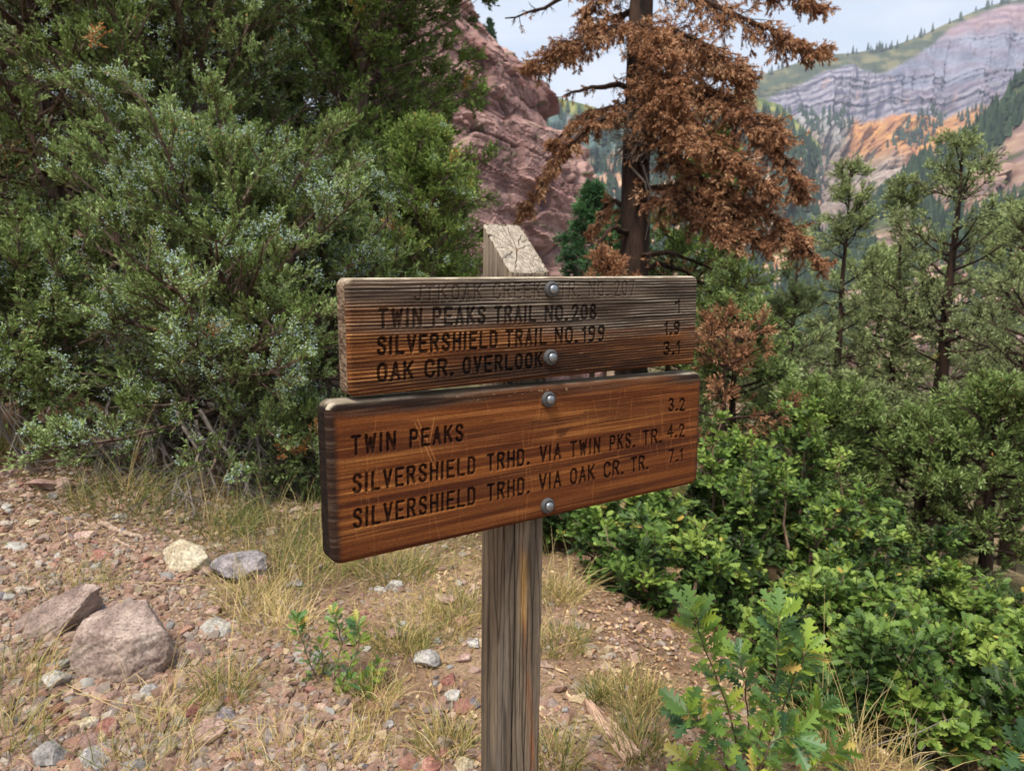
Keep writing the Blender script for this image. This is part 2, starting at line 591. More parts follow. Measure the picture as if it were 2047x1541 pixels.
def cliff():
    Y0, b = 105.0, 34.0
    pyk = np.array([-200, -60, 10, 35, 80, 120, 150, 180, 210, 270, 292, 340, 400, 460, 520, 600, 700])
    pxk = np.array([860, 893, 915, 925, 960, 1000, 1042, 1066, 1088, 1096, 1150, 1168, 1176, 1172, 1168, 1175, 1190])
    zk = np.array([at(1000, p, Y0 + b)[2] for p in pyk])
    xk = np.array([at(q, p, Y0 + b)[0] for q, p in zip(pxk, pyk)])
    z = np.linspace(-30, zk[0], 420)
    XR = np.interp(z, zk[::-1], xk[::-1])
    X0 = at(560, 500, Y0)[0]
    th = np.radians(np.linspace(10, 150, 560))
    TH, Z = np.meshgrid(th, z)
    A = (XR - X0)[:, None] * np.ones_like(TH)
    N = np.stack([np.sin(TH), -np.cos(TH), 0.15 * np.ones_like(TH)], -1)
    P = np.stack([X0 + A * np.sin(TH), Y0 + b * (1 - np.cos(TH)), Z], -1)
    zz = Z + 0.28 * P[..., 0] + 2.2 * fbm(P * 0.05, 3, seed=9)             # bedding dips to the right
    zz = zz + .8 * fbm(P * np.array([.12, .12, .4]), 3, seed=10)
    lay = np.floor(zz / 1.7)
    fr = zz / 1.7 - lay
    hsh = np.modf(np.sin(lay * 12.9898) * 43758.5453)[0]
    led = np.abs(hsh) * sst(0.0, 0.16, fr) * (1 - 0.6 * fr)
    Q = np.stack([P[..., 0] * .30, P[..., 1] * .30, zz * .42], -1)
    F1, F2, ID = worley(Q + 0.5 * fbm(P * 0.2, 3, seed=12)[..., None], 1)
    crack = sst(0.0, 0.16, F2 - F1)
    Fb1, Fb2, IDb = worley(np.stack([P[..., 0] * .10, P[..., 1] * .10, zz * .055], -1) + .5 * fbm(P * .08, 3, seed=13)[..., None], 2)
    warp = .6 * fbm(P * .12, 2, seed=13)
    l3 = zz / .8 + .5 * fbm(P * .2, 2, seed=14)
    s3 = np.abs(np.modf(np.sin(np.floor(l3) * 78.233) * 43758.5453)[0])
    Gb1, Gb2, IDg = worley(np.stack([P[..., 0] * .055 + warp * .3, P[..., 1] * .055, zz * .05], -1), 3, True)      # great buttresses
    Mb1, Mb2, IDm = worley(np.stack([P[..., 0] * .17 + warp * .4, P[..., 1] * .17, zz * .19], -1), 5, True)       # blocks
    Sb1, Sb2, IDs = worley(np.stack([P[..., 0] * .5 + warp, P[..., 1] * .5, zz * .9], -1), 6, True)
    dsp = 2.4 * (IDg - .5) + 1.7 * (IDm - .5) + .40 * (IDs - .5) + .9 * np.abs(hsh) + .35 * s3
    dsp += .35 * fbm(P * .5, 4, .6, seed=20) + 1.2 * fbm(P * .06, 2, seed=21)
    dsp -= 1.1 * (1 - sst(.0, .06, Mb2 - Mb1)) * sst(-.2, .2, fbm(P * .1, 2, seed=17)) + .12 * (1 - sst(.0, .10, Sb2 - Sb1)) + 1.6 * (1 - sst(.0, .04, Gb2 - Gb1))
    dsp += .5 * np.exp(-((zz - (zk[8] + 1.0)) / 1.6) ** 2)
    P = P + N * dsp[..., None]
    base = lerp(lin(148, 108, 100), lin(194, 154, 142), sst(-0.4, 0.5, fbm(P * np.array([0.1, 0.1, 0.25]), 4, seed=30)))
    red = np.exp(-((zz - (zk[8] + 1.5)) / 2.4) ** 2) * sst(-0.3, 0.2, fbm(P * 0.1, 3, seed=31))
    base = lerp(base, lin(118, 70, 62), np.clip(red * 1.2, 0, 0.85))
    dark = sst(0.15, 0.5, fbm(P * np.array([0.25, 0.25, 0.06]), 4, seed=33))
    base = lerp(base, lin(108, 82, 84), dark * 0.6)
    base = lerp(base, lin(205, 170, 150), sst(0.35, 0.6, fbm(P * np.array([0.2, 0.2, 0.05]), 3, seed=35)) * 0.7)
    base = base * (0.72 + 0.4 * np.abs(hsh) + .25 * s3)[..., None]
    veg = sst(0.32, 0.5, fbm(P * 0.35, 4, seed=37) + 0.25 * (fr < 0.2))
    base = lerp(base, lin(96, 100, 62), veg * 0.8)
    me = mesh_np('cliff', P.reshape(-1, 3), [grid_faces(420, 560)], rock_hue, col=np.clip((.88 * base + .12 * base.mean(-1, keepdims=True)) * (.62 + .16 * IDs + .15 * IDm)[..., None], 0.01, 0.8).reshape(-1, 3), smooth=False)
    tag(put('red_cliff', me), 'pinkish red layered rock cliff rising behind the sign', kind='structure')
    return zk, xk, Y0 + b


CL = cliff()


def slope_mesh(name, label, px, ridge, base, Yb, Yr, rows, hue, disp, seed, power=1.0):
    """A hillside seen between the sight lines BASE and RIDGE: its foot at depth Yb, its crest at Yr, then falling away behind."""
    px = np.asarray(px, float)
    n = len(px)
    v = np.linspace(0, 1, rows)
    PY = base[None] + (ridge - base)[None] * v[:, None]
    YY = Yb + (Yr - Yb) * v[:, None] ** power * np.ones((1, n))
    PX = px[None] * np.ones((rows, 1))
    a = (PX - 1023.5) / F
    b = (770.5 - PY) / F
    dy = math.cos(PITCH) + b * math.sin(PITCH)
    dz = -math.sin(PITCH) + b * math.cos(PITCH)
    P = np.stack([a / dy * YY, YY, 1.5 + dz / dy * YY], -1)
    size = Yr
    dd = disp(PX, PY, P)
    P[..., 1] -= dd * (1 - v[:, None] ** 6)
    P[..., 2] += 0.3 * dd * (1 - v[:, None] ** 4)
    C = hue(PX, PY, v[:, None] * np.ones((1, n)), P)
    back = P[-1:].copy() + np.array([0, size * 0.35, -size * 0.25])
    foot = P[:1].copy() + np.array([0, 0, -80.0])
    P = np.concatenate([foot, P, back])
    C = np.concatenate([C[:1], C, C[-1:]])
    me = mesh_np(name, P.reshape(-1, 3), [grid_faces(rows + 2, n)], far_hue, col=np.clip(C, 0.01, 0.85).reshape(-1, 3), smooth=False)
    tag(put(name, me), label, kind='structure')
    return P


def interp(xs, ys):
    return lambda x: np.interp(x, xs, ys)


MR = interp([1250, 1450, 1500, 1560, 1640, 1700, 1780, 1850, 1900, 1960, 2000, 2060, 2200, 2400], [300, 190, 157, 138, 110, 107, 95, 68, 44, 18, 6, -4, -30, -60])
MPX = np.linspace(1250, 2300, 560)


def mtn_hue(PX, PY, v, P):
    q = np.stack([PX * 0.01, PY * 0.01, PX * 0], -1)
    w = 18 * fbm(q * 1.5, 4, seed=40)
    w2 = 9 * fbm(q * 5, 4, seed=41)
    rid = MR(PX)
    x, y = PX + w, PY + w2
    # scree and talus
    c = lerp(lin(112, 112, 128), lin(150, 150, 164), sst(-0.4, 0.4, fbm(q * 3, 4, seed=42)))
    # grey blue cliff band with vertical joints
    lay = np.sin((y + 0.12 * x + 8 * fbm(q * 1.3, 4, seed=39)) * 0.42 + 3 * fbm(q * 2, 3, seed=43)) * sst(-.5, .3, fbm(q * 5, 3, seed=38))
    joint = fbm(np.stack([PX * 0.09, PY * 0.012, PX * 0], -1), 3, seed=44)
    cl = lerp(lin(98, 94, 112), lin(160, 152, 160), sst(-0.7, 0.7, lay))
    cl = lerp(cl, lin(70, 68, 86), sst(0.05, 0.4, joint) * 0.85)
    cl = lerp(cl, lin(178, 140, 128), sst(0.25, 0.5, fbm(q * 4, 3, seed=45)) * 0.6)
    low = np.interp(PX, [1480, 1560, 1700, 1760, 1850, 1950, 2050], [225, 232, 232, 244, 238, 220, 200])
    top = np.interp(PX, [1480, 1540, 1600, 1700, 1760, 1800, 1900, 2050], [195, 178, 165, 132, 150, 185, 180, 160])
    c = lerp(c, cl, sst(top - 6, top + 6, y) * (1 - sst(low - 6, low + 6, y)))
    # pale scree left below, then orange
    c = lerp(c, lerp(lin(150, 146, 146), lin(184, 178, 172), sst(-0.3, 0.3, fbm(q * 6, 3, seed=46))), sst(low, low + 12, y) * (1 - sst(1690, 1715, x)))
    orn = lerp(lin(188, 130, 86), lin(212, 160, 96), sst(-0.3, 0.35, fbm(q * 4, 4, seed=47)))
    orn = lerp(orn, lin(168, 104, 78), sst(0.2, 0.45, fbm(q * np.array([7, 3, 1.]), 4, seed=48)) * 0.85)
    orn = lerp(orn, lin(196, 172, 146), sst(0.22, 0.5, fbm(q * 5, 4, seed=49)) * 0.8)
    c = lerp(c, orn, sst(low - 2, low + 10, y) * sst(1680, 1712, x))
    pale = lerp(lin(150, 128, 116), lin(182, 164, 150), sst(-0.3, 0.3, fbm(q * 7, 3, seed=50)))
    c = lerp(c, pale, sst(300, 340, y + 0.25 * (1760 - x)))
    # purple red upper band on the right
    pr = lerp(lin(146, 112, 116), lin(170, 142, 140), sst(-0.3, 0.3, lay))
    c = lerp(c, pr, sst(1830, 1900, x) * (1 - sst(45, 75, y - 0.35 * rid)) * 0.85)
    c = lerp(c, lin(140, 120, 134), sst(0.15, 0.4, np.sin((y - 0.25 * x) * 0.16)) * sst(1760, 1850, x) * (1 - sst(200, 220, y)) * 0.4)
    # green crest
    th = np.interp(PX, [1480, 1560, 1640, 1700, 1760, 1850, 1900, 2060], [60, 46, 44, 26, 55, 34, 14, 8])
    g = lerp(lin(70, 80, 58), lin(122, 116, 80), sst(-0.15, 0.35, fbm(q * np.array([2.5, 6, 1.]), 4, seed=51)))
    c = lerp(c, g, 1 - sst(th - 6, th + 5, (PY - rid) + w2 * 0.6))
    c = c * .86
    # dark timber patches
    tm = sst(0.28, 0.42, fbm(q * np.array([9, 5, 1.]), 4, seed=52)) * sst(225, 250, y) * 0.85
    c = lerp(c, lin(70, 84, 76), tm)
    return c


def mtn_disp(PX, PY, P):
    q = np.stack([PX * 0.012, PY * 0.004, PX * 0], -1)
    j = fbm(np.stack([PX * 0.05, PY * 0.01, PX * 0], -1), 4, seed=60)
    led = np.abs(np.modf((PY + 0.1 * PX) / 17.0 + 0.5 * fbm(q * 2, 3, seed=62))[0])
    gl = fbm(np.stack([PX * .03 + .008 * PY * np.sin(PX * .012), PY * .01, PX * 0], -1), 5, .6, seed=63)
    low = sst(236, 262, PY)
    st = np.floor((PY + .06 * PX) / 9.0 + .5 * fbm(q * 1.5, 2, seed=65))
    return 100 * fbm(q, 3, seed=61) + 30 * np.abs(j) * (1 - low) + 120 * np.abs(gl) * low + 14 * np.abs(np.modf(np.sin(st * 12.99) * 4375.85)[0]) * (1 - low) + 10 * fbm(np.stack([PX * .12, PY * .12, PX * 0], -1), 4, .6, seed=64)


PM = slope_mesh('mountain', 'grey and orange banded mountain with a green crest, far off', MPX, MR(MPX), np.full(560, 620.0), 1000, 1750, 300, mtn_hue, mtn_disp, 1)

HR = interp([950, 1060, 1085, 1130, 1180, 1250, 1330, 1420, 1500, 1560, 1650], [230, 185, 188, 199, 212, 236, 232, 215, 190, 210, 300])
HPX = np.linspace(960, 1640, 300)


def hill_hue(PX, PY, v, P):
    q = np.stack([PX * 0.012, PY * 0.012, PX * 0], -1)
    c = lerp(lin(66, 86, 84), lin(96, 112, 100), sst(-0.3, 0.3, fbm(q * 6, 4, seed=70)))
    c = lerp(c, lin(138, 128, 128), sst(0.15, 0.35, fbm(q * np.array([5, 2, 1.]), 4, seed=71)) * (1 - sst(250, 300, PY)))
    g = lerp(lin(92, 106, 66), lin(150, 146, 84), sst(-0.2, 0.3, fbm(q * 4, 3, seed=72)))
    c = lerp(c, g, 1 - sst(18, 30, PY - HR(PX)))
    c = lerp(c, lerp(lin(190, 140, 112), lin(212, 178, 150), sst(-0.3, 0.3, fbm(q * 7, 3, seed=74))), sst(300, 330, PY) * sst(0.0, 0.25, fbm(q * 3, 4, seed=73) + 0.15))
    return c


PH = slope_mesh('hills', 'blue green wooded hill behind the cliff', HPX, HR(HPX), np.full(300, 620.0), 650, 950, 160, hill_hue, lambda PX, PY, P: 90 * fbm(np.stack([PX * 0.015, PY * 0.008, PX * 0], -1), 4, seed=75), 2)

SR = interp([1560, 1700, 1760, 1800, 1835, 1900, 1960, 2010, 2047, 2120, 2300], [560, 455, 396, 358, 330, 292, 246, 196, 135, 60, -60])
SPX = np.linspace(1570, 2280, 360)


def slope_hue(PX, PY, v, P):
    q = np.stack([PX * 0.012, PY * 0.012, PX * 0], -1)
    band = np.sin((PY - 0.18 * (2047 - PX)) * 0.105 + 2.2 * fbm(q * 1.6, 3, seed=80))
    c = lerp(lin(142, 110, 100), lin(200, 168, 142), sst(-0.4, 0.5, fbm(q * np.array([3, 9, 1.]), 4, seed=81)))
    c = lerp(c, lin(124, 100, 102), sst(-0.2, 0.8, band) * 0.7)
    gr = lerp(lin(66, 78, 56), lin(98, 104, 70), sst(-0.3, 0.3, fbm(q * 8, 3, seed=83)))
    d = PY - SR(PX)
    c = lerp(c, gr, np.clip(1 - sst(55, 95, d + 40 * fbm(q * 4, 4, seed=84)) + sst(0.1, 0.3, fbm(q * 5, 4, seed=85)), 0, 1))
    return c


PS = slope_mesh('hillside', 'nearer slope of pink rock ledges and dark timber on the right', SPX, SR(SPX), np.full(360, 700.0), 330, 620, 240, slope_hue,
                lambda PX, PY, P: 45 * fbm(np.stack([PX * 0.02, PY * 0.012, PX * 0], -1), 4, seed=86) + 7 * np.abs(np.modf(PY / 24.0 + 0.7 * fbm(np.stack([PX * .01, PY * .01, PX * 0], -1), 3, seed=87))[0]), 3)

conifer_far = leaf_mat('far_timber', [(0.0, lin(34, 50, 40)), (1.0, lin(66, 84, 62))], 0.8, 0.0)


def cones(name, label, P, h, seed):
    """A far timber stand: each tree a ragged stack of two cones."""
    r = np.random.default_rng(seed)
    n = len(P)
    k = 6
    an = np.linspace(0, 2 * math.pi, k, endpoint=False)
    hh = h * (0.6 + 0.8 * r.random(n))
    V, Fq = [], []
    for (zb, zt, rr) in ((0.08, 0.7, 0.2), (0.4, 1.0, 0.13)):
        ring = P[:, None] + np.stack([np.cos(an), np.sin(an), an * 0], -1)[None] * (hh * rr)[:, None, None] * (0.75 + 0.5 * r.random((n, k, 1))) + np.array([0, 0, 1.0]) * (hh * zb)[:, None, None]
        tip = P + np.array([0, 0, 1.0]) * (hh * zt)[:, None]
        off = sum(len(v) for v in V)
        V.append(np.concatenate([ring, tip[:, None]], 1).reshape(-1, 3))
        b = (np.arange(n) * (k + 1))[:, None]
        Fq += [b + np.array([[i, (i + 1) % k, k]]) + off for i in range(k)]
    T = np.repeat(r.random(n), k + 1)
    me = mesh_np(name, np.concatenate(V), Fq, conifer_far, tint=np.concatenate([T, T]))
    tag(put(name, me), label, kind='stuff')


r_ = np.random.default_rng(5)


def pick(P, n, keep):
    rr, cc = r_.integers(1, P.shape[0] - 1, n), r_.integers(0, P.shape[1], n)
    q = P[rr, cc]
    m = keep(cc, rr, q)
    return q[m]


PYS = lambda P, q: 770.5 - F * np.tan(np.arctan2(q[:, 2] - 1.5, q[:, 1]) + PITCH)
q = pick(PS, 9000, lambda c, r, q: (fbm(q * 0.012, 3, seed=90) + 0.9 * np.exp(-np.maximum(PYS(PS, q) - SR(SPX[c]), 0) / 45.0) > 0.12))
cones('slope_forest', 'dark conifer timber on the nearer right slope', q, 11.0, 1)
q = pick(PM, 9000, lambda c, r, q: ((fbm(q * np.array([.008, .008, .008]), 3, seed=91) > 0.12 + .16 * (np.abs(MPX[c] - 1830) < 130)) & (PYS(PM, q) > 222) | (PYS(PM, q) - MR(MPX[c]) < 7)))
cones('mountain_forest', 'scattered dark timber on the far mountain', q, 17.0, 2)
q = pick(PH, 5000, lambda c, r, q: (PYS(PH, q) - HR(HPX[c]) > 24) & (fbm(q * 0.01, 3, seed=92) > -0.15))
cones('hill_forest', 'blue green timber on the hill behind the cliff', q, 13.0, 3)

# ------------------------------------------------------------------ the trail sign
BD = np.array([0.8287, 0.5597, 0.0])            # along the boards, left to right
BN = np.array([0.5597, -0.8287, 0.0])           # out of the boards' faces
BO = at(1099, 646, 1.42)                        # on the upper board's face, between its bolts


def board_uv(px, py):
    r = ray(px, py)
    t = ((BO - CAM) @ BN) / (r @ BN)
    q = CAM + r * t - BO
    return np.array([q @ BD, q[2]])


GLYPH = {
    'A': [[(0, 0), (.31, 1), (.62, 0)], [(.11, .34), (.51, .34)]],
    'C': [[(.6, .76), (.56, .9), (.44, 1), (.2, 1), (.06, .9), (0, .74), (0, .26), (.06, .1), (.2, 0), (.44, 0), (.56, .1), (.6, .24)]],
    'D': [[(0, 0), (0, 1), (.36, 1), (.54, .9), (.6, .72), (.6, .28), (.54, .1), (.36, 0), (0, 0)]],
    'E': [[(.58, 1), (0, 1), (0, 0), (.58, 0)], [(0, .52), (.46, .52)]],
    'H': [[(0, 0), (0, 1)], [(.6, 0), (.6, 1)], [(0, .52), (.6, .52)]],
    'I': [[(0, 0), (0, 1)]],
    'J': [[(.5, 1), (.5, .24), (.42, .06), (.26, 0), (.1, .06), (0, .22)]],
    'K': [[(0, 0), (0, 1)], [(.58, 1), (.02, .42)], [(.2, .6), (.6, 0)]],
    'L': [[(0, 1), (0, 0), (.55, 0)]],
    'N': [[(0, 0), (0, 1), (.6, 0), (.6, 1)]],
    'O': [[(.3, 1), (.12, .95), (0, .74), (0, .26), (.12, .05), (.3, 0), (.48, .05), (.6, .26), (.6, .74), (.48, .95), (.3, 1)]],
    'P': [[(0, 0), (0, 1), (.4, 1), (.55, .92), (.6, .75), (.55, .57), (.4, .48), (0, .48)]],
    'R': [[(0, 0), (0, 1), (.4, 1), (.55, .92), (.6, .76), (.55, .6), (.4, .52), (0, .52)], [(.3, .52), (.6, 0)]],
    'S': [[(.58, .8), (.5, .95), (.3, 1), (.1, .95), (.02, .78), (.08, .62), (.3, .52), (.5, .42), (.6, .25), (.52, .06), (.3, 0), (.1, .05), (0, .2)]],
    'T': [[(0, 1), (.6, 1)], [(.3, 1), (.3, 0)]],
    'V': [[(0, 1), (.3, 0), (.6, 1)]],
    'W': [[(0, 1), (.17, 0), (.36, .8), (.55, 0), (.72, 1)]],
    '0': [[(.28, 1), (.1, .92), (0, .72), (0, .28), (.1, .08), (.28, 0), (.46, .08), (.56, .28), (.56, .72), (.46, .92), (.28, 1)]],
    '1': [[(0, .8), (.2, 1), (.2, 0)]],
    '2': [[(.02, .78), (.1, .95), (.28, 1), (.46, .94), (.54, .76), (.48, .58), (0, 0), (.58, 0)]],
    '3': [[(.02, .84), (.12, .97), (.28, 1), (.46, .93), (.52, .76), (.44, .58), (.24, .53), (.46, .47), (.56, .26), (.48, .07), (.28, 0), (.1, .04), (0, .18)]],
    '4': [[(.44, 0), (.44, 1), (0, .3), (.6, .3)]],
    '7': [[(0, 1), (.56, 1), (.2, 0)]],
    '8': [[(.28, .53), (.1, .62), (.04, .78), (.12, .95), (.28, 1), (.44, .95), (.52, .78), (.46, .62), (.28, .53), (.08, .43), (0, .24), (.08, .06), (.28, 0), (.48, .06), (.56, .24), (.48, .43), (.28, .53)]],
    '9': [[(.54, .62), (.42, .48), (.22, .47), (.06, .57), (0, .74), (.08, .93), (.28, 1), (.48, .92), (.55, .7), (.5, .3), (.4, .08), (.24, 0), (.06, .06)]],
    '.': [[(0, .03), (.05, .03)]],
}
# each line: (px, top py, bottom py) at its two ends, then its words as (text, first px, last px); depth and paint of the routing
UPPER_TEXT = [
    ((826, 573, 601), (1268, 562, 590), [('JTK', 829, 893), ('OAK', 905, 962), ('CREEK', 988, 1080), ('TR.', 1121, 1158), ('NO.', 1179, 1215), ('207', 1230, 1268)], .0022, .2),
    ((758, 620, 654), (1192, 610, 637), [('TWIN', 759, 842), ('PEAKS', 868, 969), ('TRAIL', 991, 1070), ('NO.', 1092, 1133), ('208', 1145, 1191)], .0034, .85),
    ((1340, 603, 626), (1358, 602, 625), [('1', 1351, 1358)], .003, .8),
    ((757, 676, 708), (1208, 652, 680), [('SILVERSHIELD', 757, 993), ('TRAIL', 1013, 1091), ('NO.', 1112, 1153), ('199', 1166, 1208)], .0042, 1.0),
    ((1330, 645, 669), (1358, 644, 667), [('1.9', 1330, 1358)], .0042, 1.0),
    ((757, 729, 762), (1083, 706, 733), [('OAK', 757, 825), ('CR.', 852, 904), ('OVERLOOK', 928, 1083)], .0042, 1.0),
    ((1328, 685, 709), (1358, 683, 707), [('3.1', 1328, 1358)], .0042, 1.0)]
LOWER_TEXT = [
    ((705, 881, 915), (925, 853, 883), [('TWIN', 705, 790), ('PEAKS', 822, 925)], .0042, .95),
    ((708, 955, 988), (1321, 855, 882), [('SILVERSHIELD', 708, 949), ('TRHD.', 976, 1057), ('VIA', 1081, 1121), ('TWIN', 1142, 1199), ('PKS.', 1221, 1268), ('TR.', 1287, 1321)], .0042, .95),
    ((709, 1022, 1056), (1295, 909, 936), [('SILVERSHIELD', 709, 949), ('TRHD.', 976, 1057), ('VIA', 1080, 1121), ('OAK', 1142, 1188), ('CR.', 1209, 1245), ('TR.', 1263, 1295)], .0042, .95),
    ((1338, 793, 817), (1369, 792, 815), [('3.2', 1338, 1369)], .0042, .95),
    ((1336, 848, 872), (1368, 845, 869), [('4.2', 1336, 1368)], .0042, .95),
    ((1338, 899, 922), (1364, 896, 919), [('7.1', 1338, 1364)], .0042, .95)]


def glyph_segments(lines):
    """Every stroke of the lettering as (a, b, depth, paint) in the board's own metres."""
    out = []
    for (xa, ta, ba), (xb, tb, bb), wds, dep, paint in lines:
        for text, p0, p1 in wds:
            f0, f1 = (p0 - xa) / (xb - xa), (p1 - xa) / (xb - xa)
            TL, BL = board_uv(p0, ta + (tb - ta) * f0), board_uv(p0, ba + (bb - ba) * f0)
            TR, BR = board_uv(p1, ta + (tb - ta) * f1), board_uv(p1, ba + (bb - ba) * f1)
            ws = [max(max(q[0] for s in GLYPH[c] for q in s), .05) for c in text]
            gap = .50 if len(text) > 3 else .42
            tot = sum(ws) + gap * (len(text) - 1)
            x = 0
            for c, w_ in zip(text, ws):
                for st in GLYPH[c]:
                    pts = []
                    for (gx_, gy_) in st:
                        f = (x + gx_) / tot
                        pts.append((BL * (1 - f) + BR * f) * (1 - gy_) + (TL * (1 - f) + TR * f) * gy_)
                    for a, b in zip(pts[:-1], pts[1:]):
                        out.append((a, b, dep, paint, (1.25 if c == '.' else 1.0) * (.68 if paint < .5 else 1.0)))
                x += w_ + gap
    return out


def carve(U, Vv, lines, hw):
    """Depth of the routed grooves and how much of their black paint is left, over the grid of a board's face."""
    dep, paint = np.zeros_like(U), np.zeros_like(U)
    us, vs = U[0], Vv[:, 0]
    for a, b, dp, pt, wk in glyph_segments(lines):
        h = hw * wk
        i0, i1 = np.searchsorted(us, [min(a[0], b[0]) - 2 * h, max(a[0], b[0]) + 2 * h])
        j0, j1 = np.searchsorted(vs, [min(a[1], b[1]) - 2 * h, max(a[1], b[1]) + 2 * h])
        uu, vv = U[j0:j1, i0:i1], Vv[j0:j1, i0:i1]
        d = b - a
        t = np.clip(((uu - a[0]) * d[0] + (vv - a[1]) * d[1]) / max(d @ d, 1e-12), 0, 1)
        ds = np.hypot(uu - a[0] - t * d[0], vv - a[1] - t * d[1])
        g = np.sqrt(np.clip(1 - (ds / h) ** 2, 0, 1)) ** 0.8
        dep[j0:j1, i0:i1] = np.maximum(dep[j0:j1, i0:i1], dp * g)
        paint[j0:j1, i0:i1] = np.maximum(paint[j0:j1, i0:i1], pt * (1 - sst(h * .78, h * 1.12, ds)))
    return dep, paint


def wood_noise(U, Vv, su, sv, octs=4, seed=0):
    return fbm(np.stack([U * su, Vv * sv, U * 0 + seed * 3.7], -1), octs, seed=seed)


def upper_hue(U, Vv, crest, n, paint):
    gray = sst(-.035, .02, Vv + .012 * np.tanh(U / .18) + .05 * wood_noise(U, Vv, 3, 22, 4, 1)) * sst(-.5, -.2, U + .12 * wood_noise(U, Vv, 6, 40, 3, 2))
    gray = np.maximum(gray, 0.92 * sst(.02, .055, Vv + .02 * wood_noise(U, Vv, 3, 20, 3, 3)))
    gray = np.maximum(gray, sst(.32, .42, U + .06 * wood_noise(U, Vv, 5, 30, 3, 4)) * sst(-.1, .0, Vv) * .8)
    val_o = lerp(lin(78, 44, 24), lin(116, 68, 34), sst(-.3, .4, n))
    cr_o = lerp(lin(170, 114, 62), lin(222, 164, 100), sst(-.3, .4, wood_noise(U, Vv, 8, 60, 3, 5)))
    val_g = lerp(lin(52, 43, 36), lin(92, 78, 65), sst(-.3, .4, n))
    cr_g = lerp(lin(160, 144, 122), lin(216, 202, 180), sst(-.4, .4, wood_noise(U, Vv, 8, 60, 3, 6)))
    c = lerp(lerp(val_o, cr_o, crest), lerp(val_g, cr_g, crest), gray)
    # old dark staining: under the lowest line, a soot band right of the second line, and along the lower right
    st = .85 * np.exp(-(((U + .06) / .2) ** 2 + ((Vv + .075) / .026) ** 2)) + .8 * np.exp(-(((U - .2) / .17) ** 2 + ((Vv - .018) / .014) ** 2))
    st = st + .7 * np.exp(-(((U - .12) / .22) ** 2 + ((Vv + .07) / .03) ** 2)) + .6 * np.exp(-(((U + .3) / .12) ** 2 + ((Vv - .055) / .018) ** 2)) + .5 * np.exp(-(((U - .1) / .1) ** 2 + ((Vv - .04) / .02) ** 2))
    st = st + .6 * np.exp(-(((U + .02) / .5) ** 2 + ((Vv + .094) / .012) ** 2)) + .45 * np.exp(-(((U - .3) / .12) ** 2 + ((Vv + .07) / .02) ** 2)) + .5 * np.exp(-(((U - .33) / .08) ** 2 + ((Vv - .06) / .02) ** 2))
    st = st * 1.15
    st = np.clip(st * (0.75 + .9 * wood_noise(U, Vv, 7, 60, 4, 7)), 0, .9)
    c = lerp(c, lerp(lin(40, 28, 22), lin(92, 62, 42), crest * .6), st)
    bits = sst(.42, .6, wood_noise(U, Vv, 30, 90, 3, 8)) * .5
    c = lerp(c, lin(188, 160, 122), bits * crest)
    return lerp(c, lin(8, 7, 7), np.clip(paint * (0.8 + .5 * wood_noise(U, Vv, 160, 160, 2, 9)), 0, 1))


